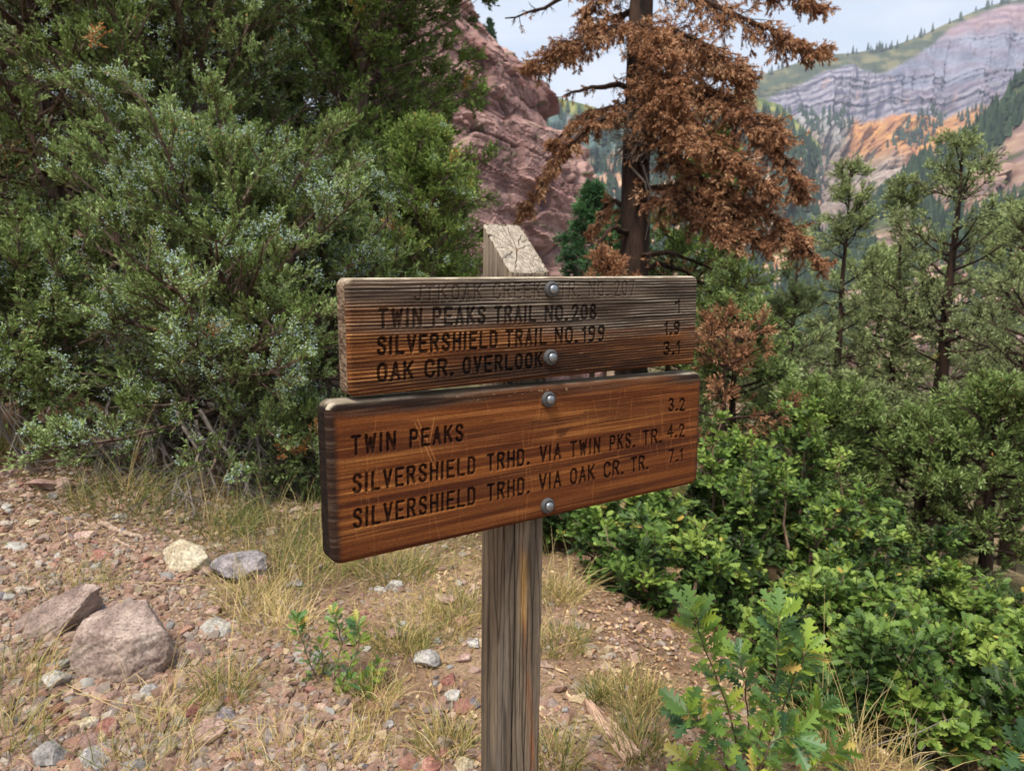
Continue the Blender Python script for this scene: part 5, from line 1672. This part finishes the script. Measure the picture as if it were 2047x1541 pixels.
# ------------------------------------------------------------------ rocks and stones
rng = np.random.default_rng(44)
rk_pink = rock_mat('pinkish_rock', [(.3, lin(120, 92, 84)), (.5, lin(160, 130, 118)), (.7, lin(192, 166, 150))], 9, .6, .012, speck=1.35)
rk_boul = rock_mat('speckled_boulder', [(.28, lin(108, 90, 82)), (.45, lin(148, 128, 116)), (.6, lin(178, 158, 144)), (.72, lin(210, 196, 182))], 11, .8, .012, speck=1.25)
rk_grey = rock_mat('grey_rock', [(.3, lin(108, 102, 98)), (.5, lin(148, 142, 136)), (.7, lin(186, 180, 172))], 10, .6, .012, speck=1.3)
rk_dark = rock_mat('purple_grey_rock', [(.3, lin(80, 72, 74)), (.5, lin(120, 112, 114)), (.7, lin(166, 156, 154))], 10, .7, .012, speck=1.4)
rk_ochre = rock_mat('ochre_rock', [(.3, lin(136, 120, 96)), (.5, lin(172, 156, 128)), (.7, lin(200, 188, 162))], 9, .7, .012, speck=1.3)
rk_red = rock_mat('reddish_rock', [(.3, lin(112, 72, 62)), (.5, lin(152, 106, 92)), (.7, lin(182, 142, 124))], 10, .6, .012, speck=1.3)
rk_pale = rock_mat('pale_rock', [(.3, lin(134, 128, 118)), (.5, lin(164, 158, 148)), (.7, lin(188, 182, 172))], 10, .5, .01, speck=1.2)
ROCKS = dict(pink=rk_pink, grey=rk_grey, dark=rk_dark, ochre=rk_ochre, red=rk_red, pale=rk_pale, boul=rk_boul)
_ico = {}


def ico(sub):
    if sub not in _ico:
        b = bmesh.new()
        bmesh.ops.create_icosphere(b, subdivisions=sub, radius=1)
        V = np.array([v.co[:] for v in b.verts])
        Fq = np.array([[v.index for v in f.verts] for f in b.faces])
        b.free()
        _ico[sub] = (V, Fq)
    return _ico[sub]


def rock_shape(seed, size, planes=14, sub=5, rough=.05, cut=(.55, .95), smooth=False):
    """A stone: a ball cut by many planes, roughened, sized to (x, y, z) half extents."""
    r = np.random.default_rng(seed)
    V, Fq = ico(sub)
    V = V.copy()
    for k in range(planes):
        nq = nrm(r.normal(size=3))
        d = r.uniform(*cut)
        e = V @ nq - d
        V = V - np.maximum(e, 0)[:, None] * nq
    V = V * (1 - rough * .9 * np.abs(fbm(V * 3.1 + seed, 3, seed=seed % 23)) + rough * fbm(V * 1.7 + seed, 4, seed=seed % 40) + rough * .6 * fbm(V * 6 + seed, 5, .6, seed=seed % 31))[:, None]
    V = V / np.abs(V).max(0)
    return V * np.asarray(size, float), Fq


def rock(label, px, py, w, hr, mat, seed, rot=(0, 0, 0), dr=.8, planes=14, cut=(.55, .95), rough=.07, name='rock', cat='rock', sub=5, sink=.18, group=None, Y=None):
    """A rock whose middle shows at (px, py), W pixels wide and HR times as high."""
    g = ground(px, py + w * hr * .42)
    dep = g[1] + .25 * w / F * g[1]
    c = at(px, py, dep)
    hw = w / F * dep / 2 * 1.04
    V, Fq = rock_shape(seed, (hw, hw * dr, hw * hr), planes, sub, rough, cut)
    me = mesh_np(name, V, [Fq], mat, smooth=sub >= 5)
    o = put(name, me, None, c, rot)
    tag(o, label, cat, group)
    return o


R_ = math.radians
rock('big rounded pinkish boulder speckled with pale lichen, resting on the slope', 252, 1288, 208, .80, rk_boul, 3, (R_(8), R_(-14), 0), .85, 15, (.62, .90), .09, 'boulder', 'boulder', 6)
rock('long slanting boulder leaning against the rounded one, flat top and dark underside', 116, 1236, 222, .42, rk_boul, 12, (R_(14), R_(-26), R_(10)), .7, 12, (.55, .9), .10, 'boulder', 'boulder', 6)
rock('ochre lichened boulder with a broken lower edge, left of the purple grey one', 376, 1112, 112, .62, rk_ochre, 15, (0, R_(6), 0), .8, 14, (.6, .95), .10, 'boulder', 'boulder', 5)
rock('purple grey pitted boulder touching the ochre one', 486, 1132, 128, .52, rk_dark, 23, (0, R_(4), R_(15)), .8, 14, (.6, .95), .10, 'boulder', 'boulder', 5)
STONES = [
    ('grey rock in the bottom left corner, flat faced', 105, 1512, 92, .62, rk_grey, 31), ('broad grey rock at the bottom edge right of the flat faced one', 195, 1520, 90, .60, rk_grey, 32),
    ('pale grey lichened stone under the slanting boulder', 108, 1362, 68, .74, rk_pale, 33), ('flat pale slab lying right of the rounded boulder', 430, 1258, 82, .34, rk_pale, 34),
    ('pale bluish slab at the left edge of the gravel', 28, 1092, 56, .42, rk_pale, 35), ('rounded grey boulder stone in the dry grass left of the post', 850, 1316, 70, .58, rk_grey, 36),
    ('reddish stone among the cluster beside the post', 898, 1360, 40, .62, rk_red, 37), ('grey pebble left of the reddish stone', 872, 1366, 22, .8, rk_grey, 38),
    ('pinkish grey stone above the cluster by the post', 925, 1316, 34, .62, rk_pink, 39), ('angular grey stone just left of the post', 945, 1287, 36, .66, rk_grey, 40),
    ('pale pinkish stone below the reddish one', 905, 1392, 48, .5, rk_pale, 41), ('purple stone half hidden by the post', 945, 1405, 40, .7, rk_dark, 42),
    ('small grey cone shaped stone on the bare soil', 778, 1448, 24, .85, rk_grey, 43), ('round dark pebble left of the post on the soil', 791, 1410, 20, .8, rk_dark, 44),
    ('reddish rock at the bottom edge left of the post', 866, 1530, 56, .66, rk_red, 45), ('ochre rock at the bottom edge touching the post', 930, 1528, 62, .6, rk_ochre, 46),
    ('dark blue grey stone by the grass clump left of the seedling', 442, 1432, 60, .42, rk_dark, 47), ('rose coloured rock half buried under the grass clump', 382, 1425, 50, .85, rk_red, 48),
    ('brownish block below the rose coloured rock', 415, 1462, 84, .62, rk_pink, 49), ('pink stone under the brownish block', 374, 1490, 44, .85, rk_pink, 50),
    ('cream knobbly stone, long and narrow, at the lower left', 168, 1450, 56, .42, rk_ochre, 51), ('orange red stone left of the cream knobbly one', 112, 1418, 48, .62, rk_red, 52),
    ('dark reddish block behind the cream knobbly stone', 214, 1452, 50, .55, rk_red, 53), ('flat red slab below the slanting boulder', 120, 1445, 60, .4, rk_red, 54),
    ('grey chunk above the flat faced grey rock', 66, 1480, 44, .7, rk_grey, 55), ('pinkish chunk right of the grey chunk', 98, 1462, 34, .8, rk_pink, 56),
    ('pale stone at the foot of the rounded boulder', 298, 1383, 44, .6, rk_grey, 57), ('flat brownish slab before the rounded boulder', 192, 1398, 54, .42, rk_pink, 58),
    ('grey stone between the two pairs of boulders and the lower board', 590, 1170, 36, .7, rk_grey, 59), ('whitish rock under the lower board, right one of two', 787, 1170, 40, .66, rk_pale, 60),
    ('whitish rock under the lower board, left one of two', 762, 1178, 30, .5, rk_pale, 61), ('flat bluish and pink stone far along the trail near the post', 892, 1196, 58, .34, rk_pink, 62),
    ('pinkish long slab at the top of the gravel bank', 98, 970, 72, .34, rk_pink, 63), ('brownish rock behind the long slab under the leafy plant', 124, 968, 44, .62, rk_pink, 64),
    ('flat pinkish slab at the left end of the gravel top', 18, 945, 44, .42, rk_pink, 65), ('grey stone below the long pinkish slab', 108, 992, 24, .7, rk_grey, 66),
    ('small orange stone high on the gravel', 28, 974, 26, .6, rk_ochre, 67), ('yellowish angular stone in the middle of the gravel', 64, 1046, 34, .56, rk_ochre, 68),
    ('whitish stone high on the gravel at the left', 14, 1012, 26, .5, rk_pale, 69), ('reddish flat slab in the gravel right of the bluish slab', 198, 1108, 52, .4, rk_red, 70),
    ('dark upright stone by the dead stick', 246, 1062, 20, 1.0, rk_dark, 71), ('brown stone under the dead stick', 170, 1068, 44, .4, rk_pink, 72),
    ('grey stone on the litter right of the post', 1178, 1380, 44, .5, rk_grey, 73), ('small bluish stone right of the post', 1130, 1422, 22, .75, rk_grey, 74),
    ('angular stone beside the broken wood', 1184, 1488, 28, .8, rk_pink, 75), ('pale stone in the grass right of the flat slab', 552, 1290, 26, .5, rk_pale, 76),
    ('greenish white stone at the bottom left of the seedling', 480, 1490, 42, .5, rk_pale, 77), ('pink stone left of the seedling', 600, 1300, 44, .42, rk_pink, 78),
    ('brownish stone above the flat pale slab', 425, 1220, 46, .4, rk_pink, 79), ('small tan stone right of the ochre boulder', 432, 1090, 24, .6, rk_ochre, 80)]
for lab, px, py, w, hr, mat, sd in STONES:
    r = np.random.default_rng(sd)
    rock(lab, px, py, w, hr, mat, sd, (r.normal() * .15, r.normal() * .15, r.uniform(0, 6)), .85, 13, (.5, .92), .06, 'stone', 'stone', 5 if w > 60 else 4)

# loose stones of the bank: copies of twelve shapes
proto = []
for k in range(14):
    V, Fq = rock_shape(200 + k, (1, rng.uniform(.65, .95), rng.uniform(.42, .75)), 12, 3, .07, (.5, .9))
    proto.append((V, Fq))
meshes = {}
LOOSE = {'pink': ('small pinkish stone lying loose on the trail gravel', 'loose pinkish stones'), 'grey': ('small grey stone lying loose on the trail gravel', 'loose grey stones'),
         'red': ('small reddish stone lying loose on the trail gravel', 'loose reddish stones'), 'pale': ('small whitish stone lying loose on the trail gravel', 'loose whitish stones'),
         'ochre': ('small tan stone lying loose on the trail gravel', 'loose tan stones'), 'dark': ('small purple grey stone lying loose on the trail gravel', 'loose purple grey stones')}
keys = list(LOOSE)
placed = 0
for k in range(1400):
    if placed >= 285:
        break
    px, py = rng.uniform(-10, 960), rng.uniform(950, 1541)
    lim = np.interp(px, [0, 150, 300, 480, 640, 960], [950, 985, 1060, 1170, 1180, 1150])
    if py < lim or rng.random() > np.interp(px, [0, 350, 620, 960], [1, .85, .45, .4]):
        continue
    g = ground(px, py)
    key = keys[rng.choice(6, p=[.34, .2, .16, .08, .14, .08])]
    i = int(rng.integers(14))
    if (key, i) not in meshes:
        meshes[(key, i)] = mesh_np('stone', proto[i][0], [proto[i][1]], ROCKS[key], smooth=False)
    s = min(float(rng.lognormal(math.log(.022), .45)), .065)
    o = put('stone', meshes[(key, i)], None, (g[0], g[1], g[2] - s * .06), (rng.normal() * .3, rng.normal() * .3, rng.uniform(0, 6.28)), (s, s, s))
    tag(o, LOOSE[key][0], 'stone', LOOSE[key][1])
    placed += 1

# gravel: what nobody could count
n = 34000
pts = []
while len(pts) < n:
    m = 60000
    px, py = rng.uniform(-120, 1500, m), rng.uniform(930, 1620, m)
    a, b = (px - 1023.5) / F, (770.5 - py) / F
    dy = math.cos(PITCH) + b * math.sin(PITCH)
    dz = -math.sin(PITCH) + b * math.cos(PITCH)
    t = -1.45 / dz
    for _ in range(7):
        zz = terr(a * t, dy * t)
        t = np.clip((zz - 1.5) / dz, .5, 9)
    X, Y_ = a * t, dy * t
    s = (X - .3) * .894 + (Y_ - 3.5) * .447
    q = np.stack([X, Y_, X * 0], -1)
    den = np.interp(px, [0, 300, 500, 650, 1000, 1500], [1, 1, .7, .42, .4, .3]) * (1 - sst(.0, .35, s)) * sst(-.5, .25, fbm(q * 1.7, 3, seed=120) + np.interp(px, [0, 350, 700], [.4, .3, 0]))
    den = den * (1 - sst(.5, .9, Y_ - np.interp(X, [-4, -2.8, -1.4, 0], [5.3, 4.6, 4.0, 4.2])))
    ok = rng.random(m) < den
    pts += list(np.stack([X, Y_], 1)[ok])
pts = np.array(pts[:n])
z = terr(pts[:, 0], pts[:, 1])
rad = np.clip(rng.lognormal(math.log(.0072), .6, n), .0025, .03)
base = np.array([[1, 0, 0], [.3, .95, 0], [-.8, .6, 0], [-.85, -.55, 0], [.2, -1, 0], [.55, .35, .75], [-.4, .4, .8], [-.2, -.5, .7], [.5, -.3, .65], [0, 0, -.6]])
fcs = [[0, 1, 5], [1, 6, 5], [1, 2, 6], [2, 3, 6], [3, 7, 6], [3, 4, 7], [4, 8, 7], [4, 0, 8], [0, 5, 8], [5, 6, 7], [5, 7, 8], [0, 9, 1], [1, 9, 2], [2, 9, 3], [3, 9, 4], [4, 9, 0]]
an = rng.uniform(0, 6.28, n)
sh = base[None] * (1 + .3 * rng.normal(size=(n, 10, 1))) * np.stack([np.ones(n), rng.uniform(.55, 1, n), rng.uniform(.4, .9, n)], 1)[:, None]
ca, sa = np.cos(an)[:, None], np.sin(an)[:, None]
V = np.stack([sh[..., 0] * ca - sh[..., 1] * sa, sh[..., 0] * sa + sh[..., 1] * ca, sh[..., 2]], -1) * rad[:, None, None]
V += np.stack([pts[:, 0], pts[:, 1], z + rad * .15], 1)[:, None]
pal = np.array([lin(172, 136, 118), lin(150, 112, 96), lin(196, 168, 146), lin(156, 148, 140), lin(188, 180, 166), lin(206, 184, 142), lin(132, 104, 98), lin(122, 114, 112), lin(168, 118, 96)])
pal = (.5 * pal + .5 * lin(150, 126, 108)) * .86
C = pal[rng.choice(9, n, p=[.24, .16, .16, .1, .07, .1, .07, .04, .06])] * rng.uniform(.75, 1.15, (n, 1))
gravel_mat = hue_mat('gravel_chips', .9, .2, 120, .3)
fa = ((np.arange(n) * 10)[:, None, None] + np.array(fcs)[None]).reshape(-1, 3)
me = mesh_np('gravel', V.reshape(-1, 3), [fa], gravel_mat, col=np.repeat(C, 10, 0))
tag(put('gravel', me), 'loose pink grey and tan gravel strewn over the bank and trail', kind='stuff')

# ------------------------------------------------------------------ sticks and broken wood
wood_bleach = bark_mat('bleached_wood', tuple(lin(120, 98, 82)), tuple(lin(192, 168, 146)), 34)


def stick(name, label, pts, r0, r1, cat='stick', fork_=None):
    q = np.array([ground(px, py) + np.array([0, 0, r0 * .8]) for px, py in pts])
    t0, t1 = np.linspace(0, 1, len(q)), np.linspace(0, 1, 14)
    q = np.stack([np.interp(t1, t0, q[:, k]) for k in range(3)], 1) + rng.normal(size=(14, 3)) * r0 * .22
    c = q.mean(0)
    G = Geo()
    G.tube(q - c, np.linspace(r0, r1, 14), 8, .5, 0, .18)
    o = put(name, G.mesh(name, [wood_bleach], True), None, c)
    tag(o, label, cat)


stick('dead_stick', 'bleached dead stick lying across the gravel bank', [(200, 1050), (240, 1068), (288, 1082)], .017, .010)
stick('dead_stick', 'thin crooked twig end to end with the bleached stick on the gravel', [(150, 1042), (176, 1052), (200, 1056)], .009, .006)
stick('dead_stick', 'short pale twig below the bleached stick', [(232, 1080), (252, 1092), (270, 1106)], .007, .004)
stick('dead_stick', 'pale curved twig under the lower board near the whitish rocks', [(690, 1178), (720, 1162), (748, 1160)], .006, .004)
stick('dead_stick', 'grey stick across the litter at the bottom, right of the post', [(1085, 1492), (1120, 1488), (1150, 1486)], .010, .008)
stick('dead_stick', 'thin crossed twig leading to the broken wood', [(1100, 1440), (1150, 1475), (1210, 1512)], .006, .004)
stick('dead_stick', 'short tan stick above the grey one', [(1140, 1446), (1160, 1444), (1176, 1444)], .007, .005)


def broken_wood():
    a, b = ground(1182, 1425), ground(1262, 1528)
    ax = nrm(b - a)
    L = np.linalg.norm(b - a)
    sd = nrm(np.cross(ax, np.array([0, 0, 1.0])))
    up = np.cross(sd, ax)
    nu, nv = 60, 26
    u = np.linspace(0, 1, nu)[:, None]
    v = np.linspace(-1, 1, nv)[None]
    w = L * (.05 + .10 * sst(0, .6, u)) * (1 + .15 * pnoise(np.stack([u * 5, u * 0 + 1, u * 0], -1)))
    h = .028 * np.sqrt(np.clip(1 - v ** 2, 0, 1)) * (1 + 0 * u) + .016 * fbm(np.stack(np.broadcast_arrays(u * 1.6, v * 7, u * 0), -1), 4, seed=130) - .016 * np.exp(-((v - .1 - .2 * u) / .18) ** 2)
    end = u * L + .02 * pnoise(np.stack(np.broadcast_arrays(u * 0 + 3, v * 4, u * 0), -1)) * (u > .9) - .07 * np.abs(pnoise(np.stack(np.broadcast_arrays(u * 0 + 9, v * 2.3, u * 0), -1))) * sst(.3, 0, u)
    P = end[..., None] * ax + (v * w)[..., None] * sd + h[..., None] * up
    lowr = (end[..., None] * ax + (v * w * .8)[..., None] * sd + (-.02 + 0 * h)[..., None] * up)
    V = np.concatenate([P.reshape(-1, 3), lowr.reshape(-1, 3)])
    gr = fbm(np.stack(np.broadcast_arrays(u * 2.2, v * 9, u * 0), -1), 4, .6, seed=131)
    gc = lerp(lin(96, 70, 56), lin(206, 172, 146), sst(-.3, .3, gr + .12))
    n_ = nu * nv
    f1 = grid_faces(nu, nv)
    f2 = grid_faces(nu, nv, n_)[:, ::-1]
    idx = np.arange(n_).reshape(nu, nv)
    lp = np.concatenate([idx[0, :-1], idx[:-1, -1], idx[-1, :0:-1], idx[:0:-1, 0]])
    l2 = np.roll(lp, -1)
    f3 = np.stack([lp, lp + n_, l2 + n_, l2], 1)
    me = mesh_np('broken_wood', V, [f1, f2, f3], hue_mat('splintered_wood', .85, .15, 200, .3), col=np.concatenate([gc.reshape(-1, 3)] * 2), smooth=True)
    tag(put('broken_wood', me, None, a + np.array([0, 0, .012])), 'splintered piece of bleached wood lying right of the post', 'wood piece')


broken_wood()

# ------------------------------------------------------------------ grass and litter
rng = np.random.default_rng(55)
straw = leaf_mat('straw', [(0.0, lin(70, 88, 42)), (0.3, lin(118, 124, 62)), (0.55, lin(176, 156, 96)), (0.8, lin(206, 180, 122)), (1.0, lin(222, 200, 150))], .6, .3, .3, .12, 3)


def tuft(label, px, py, n, L, spread, tm, lean=(0, 0), w=.0026, droop=.45, stalks=6, group='grass tufts'):
    g = ground(px, py)
    G = Geo()
    az = rng.uniform(0, 6.28, n)
    r = spread * np.sqrt(rng.random(n)) * .75
    P = np.stack([np.cos(az) * r, np.sin(az) * r, np.full(n, -.006)], 1)
    tilt = rng.uniform(.0, .85, n)
    az = az + rng.normal(size=n) * 1.1
    D = np.stack([np.cos(az) * np.sin(tilt) + lean[0], np.sin(az) * np.sin(tilt) + lean[1], np.cos(tilt)], 1)
    G.blades(P, D, L * rng.uniform(.45, 1.1, n), w * rng.uniform(.6, 1.3, n), droop * rng.uniform(.3, 1.6, n), np.clip(tm + rng.normal(size=n) * .2 + .3 * (rng.random(n) < .25), 0, 1), 0, 5)
    if stalks:
        az = rng.uniform(0, 6.28, stalks)
        D = np.stack([np.cos(az) * .25 + lean[0], np.sin(az) * .25 + lean[1], np.ones(stalks)], 1)
        G.blades(np.zeros((stalks, 3)), D, L * rng.uniform(1.2, 1.9, stalks), .0017, .18, np.clip(.75 + .1 * rng.normal(size=stalks), 0, 1), 0, 6)
    o = put('grass_tuft', G.mesh('grass_tuft', [straw]), None, g)
    tag(o, label, 'grass tuft', group)


TUFTS = [
    ('fine green and straw grass tuft at the bottom below the rounded boulder', 290, 1520, 220, .22, .22, .42), ('wiry upright grass clump with rusty base left of the seedling', 455, 1400, 170, .26, .10, .34),
    ('dry orange grass clump at the foot of the rounded boulder', 345, 1395, 140, .12, .14, .68), ('grass tuft at the left edge below the slanting boulder', 25, 1370, 170, .24, .2, .34),
    ('grass drooping over the bottom left corner', 15, 1480, 150, .22, .16, .34), ('green grass behind the rounded boulder', 150, 1180, 130, .22, .24, .34),
    ('tall dry grass right of the purple grey boulder', 560, 1165, 300, .32, .4, .30), ('straw coloured grass below the purple grey boulder', 505, 1215, 260, .22, .2, .56),
    ('long straw grass falling toward the seedling', 560, 1260, 240, .2, .2, .66), ('green grass tuft under the lower board left of the post', 790, 1150, 380, .26, .26, .30),
    ('green tuft behind the rounded grey boulder stone', 800, 1300, 260, .18, .14, .30), ('straw tuft right of the seedling', 745, 1400, 260, .16, .14, .62),
    ('dry grass clump in the shade above the ochre boulder', 420, 1060, 300, .34, .40, .22), ('dark green grass hanging under the juniper twigs', 250, 1015, 380, .44, .42, .16),
    ('shaded grass between the juniper twigs and the lower board', 540, 1085, 380, .36, .5, .20), ('straw grass under the left end of the lower board', 640, 1120, 300, .34, .4, .26),
    ('pale green grass right beside the post, behind it', 1115, 1290, 260, .16, .16, .36), ('tall straw grass between post and oak thicket', 1110, 1200, 220, .32, .16, .52),
    ('straw and green grass clump in the litter right of the post', 1260, 1405, 340, .20, .16, .42), ('green grass tuft by the grey stone right of the post', 1190, 1400, 160, .12, .06, .24),
    ('green grass beside the broken wood', 1275, 1500, 240, .20, .12, .30), ('straw grass at the bottom edge touching the post', 1110, 1535, 220, .2, .12, .42),
    ('grass tuft at the bottom edge left of the post', 890, 1500, 200, .2, .12, .42), ('dry grass left of the post above the stone cluster', 920, 1230, 280, .2, .22, .46),
    ('straw stalks behind the sapling', 1640, 1500, 160, .36, .18, .64), ('straw stalks at the bottom right among the oaks', 1720, 1560, 180, .34, .2, .66),
    ('short green grass on the trail below the board', 850, 1260, 320, .12, .26, .36), ('grass at the left end of the gravel top', 10, 900, 240, .34, .2, .36),
    ('short straw tuft at the bottom between the stones', 560, 1500, 180, .12, .16, .6), ('thin dry tuft on the soil below the seedling', 700, 1500, 140, .10, .14, .62)]
for t in TUFTS:
    tuft(*t)

# long straw stalks lying over the stones
STALKS = [('long straw stalk slanting up across the rounded boulder', [(80, 1465), (200, 1390), (330, 1310)], .10), ('long straw stalk lying before the rounded boulder', [(96, 1378), (230, 1402), (370, 1424)], .04),
          ('second straw stalk crossing the first one before the boulders', [(110, 1362), (220, 1408), (300, 1440)], .07), ('upright straw stalk right of the rounded boulder', [(325, 1420), (345, 1320), (372, 1205)], .03),
          ('straw stalk lying above the flat pale slab', [(190, 1165), (330, 1164), (470, 1172)], .05), ('straw stalk lying on the bare soil at the left of the seedling', [(380, 1430), (480, 1444), (560, 1452)], .03),
          ('single straw stalk on the soil left of the post', [(775, 1535), (785, 1480), (790, 1440)], .02)]
for lab, pts, lift in STALKS:
    q = []
    for k, (px, py) in enumerate(pts):
        g = ground(pts[0][0] if 'upright' in lab or 'single' in lab else px, pts[0][1] if 'upright' in lab or 'single' in lab else py)
        q.append(at(px, py, g[1] - .02 - lift * .5) if k else g + np.array([0, 0, .004]))
    q = np.array(q)
    c = q[0].copy()
    t1 = np.linspace(0, 1, 12)
    q = np.stack([np.interp(t1, np.linspace(0, 1, len(q)), q[:, k]) for k in range(3)], 1) - c
    G = Geo()
    G.tube(q, np.linspace(.0016, .0009, 12), 4, .8, 0)
    tag(put('straw_stalk', G.mesh('straw_stalk', [straw]), None, c), lab, 'straw')

# ground cover nobody could count: short dry grass, and a litter of dead leaves and needles
def scatter(m, xr, yr, keep):
    X, Y_ = rng.uniform(*xr, m), rng.uniform(*yr, m)
    ok = rng.random(m) < keep(X, Y_)
    X, Y_ = X[ok], Y_[ok]
    return np.stack([X, Y_, terr(X, Y_)], 1)


def gdens(X, Y_):
    q = np.stack([X, Y_, X * 0], -1)
    s = (X - .3) * .894 + (Y_ - 3.5) * .447
    d = sst(-.05, .35, fbm(q * 1.5, 3, seed=140)) * .7 + .10
    d = d * np.interp(X, [-3, -1.2, -.5, .8], [.35, .4, .9, 1])
    d = d + .2 * sst(3.4, 4.4, Y_) * (X > -1.8) * (X < .6)
    return np.clip(d, 0, 1)


P = scatter(60000, (-3.6, 2.2), (1.5, 6.5), gdens)
n = len(P)
D = rng.normal(size=(n, 3)) * np.array([.8, .8, .2]) + np.array([0, 0, .75])
G = Geo()
q = P * np.array([1, 1, 0])
tm = .55 + .35 * fbm(q * 1.1, 3, seed=141) + .12 * rng.normal(size=n) - .12 * sst(3.4, 4.6, P[:, 1])
G.blades(P, D, rng.uniform(.03, .11, n) * (1 + .8 * sst(3.2, 4.5, P[:, 1])), rng.uniform(.0013, .0028, n), rng.uniform(.2, .9, n), np.clip(tm, 0, 1), 0, 3)
tag(put('dry_grass', G.mesh('dry_grass', [straw])), 'short dry grass growing thinly over the trail and its edges', kind='stuff')

P = scatter(30000, (-1.2, 6), (5.2, 17), lambda X, Y_: sst(-.2, .3, fbm(np.stack([X * .6, Y_ * .6, X * 0], -1), 3, seed=142) + .1))
n = len(P)
G = Geo()
D = rng.normal(size=(n, 3)) * np.array([.7, .7, .2]) + np.array([0, 0, .8])
G.blades(P, D, rng.uniform(.08, .28, n), rng.uniform(.003, .006, n), rng.uniform(.2, .8, n), np.clip(.35 + .2 * rng.normal(size=n), 0, 1), 0, 3)
tag(put('grass', G.mesh('grass', [straw])), 'rough grass on the slope behind the sign', kind='stuff')

litter_mat = leaf_mat('dead_leaf', [(0.0, lin(84, 60, 46)), (0.35, lin(138, 104, 78)), (0.65, lin(178, 142, 106)), (1.0, lin(214, 188, 150))], .8, .1, .2, .1, 4)
P = scatter(64000, (-3.4, 2.6), (1.5, 6.0), lambda X, Y_: np.clip(.12 + .7 * sst(.1, .7, X) + .35 * sst(-.1, .4, fbm(np.stack([X * 1.9, Y_ * 1.9, X * 0], -1), 3, seed=150)), 0, 1) * np.interp(X, [-3, -1.2, -.6], [.7, .8, 1]))
n = len(P)
G = Geo()
D = nrm(rng.normal(size=(n, 3)) * np.array([1, 1, .25]))
G.diamonds(P + np.array([0, 0, .004]), D, rng.lognormal(math.log(.014), .5, n), rng.lognormal(math.log(.0055), .5, n), np.clip(.5 + .25 * rng.normal(size=n), 0, 1), 0)
P2 = scatter(13000, (-.4, 2.6), (1.5, 4.5), lambda X, Y_: .15 + .6 * sst(.1, .5, X))
n = len(P2)
f = nrm(rng.normal(size=(n, 3)) * np.array([1, 1, .2]))
G.leaves(*OAK_S, P2 + np.array([0, 0, .006]), f, nrm(rng.normal(size=(n, 3)) * .6 + np.array([0, 0, 1])), rng.uniform(.014, .036, n), np.clip(.66 + .22 * rng.normal(size=n), 0, 1))
tag(put('leaf_litter', G.mesh('leaf_litter', [litter_mat])), 'litter of dead oak leaves, bark bits and needles on the soil', kind='stuff')

# ------------------------------------------------------------------ the air of the valley
hz = bpy.data.meshes.new('haze')
b_ = bmesh.new()
bmesh.ops.create_cube(b_, size=1)
b_.to_mesh(hz)
b_.free()
hm = bpy.data.materials.new('air')
hm.use_nodes = True
n_ = hm.node_tree
n_.nodes.clear()
ho = n_.nodes.new('ShaderNodeOutputMaterial')
pv = n_.nodes.new('ShaderNodeVolumePrincipled')
pv.inputs['Color'].default_value = (.80, .87, 1.0, 1)
pv.inputs['Density'].default_value = HAZE
pv.inputs['Anisotropy'].default_value = .3
n_.links.new(pv.outputs['Volume'], ho.inputs['Volume'])
hz.materials.append(hm)
deps = [o for o in SC.objects if o.type == 'MESH']
zmax = max(max((o.matrix_world @ mathutils.Vector(c))[2] for c in o.bound_box) for o in deps)
zmin = min(min((o.matrix_world @ mathutils.Vector(c))[2] for c in o.bound_box) for o in deps)
ho_ = put('haze', hz, None, (0, 0, (zmax + 20 + zmin - 1) / 2), None, (5100, 5100, zmax + 20 - zmin + 1))
tag(ho_, 'thin bluish air over the valley', kind='stuff')
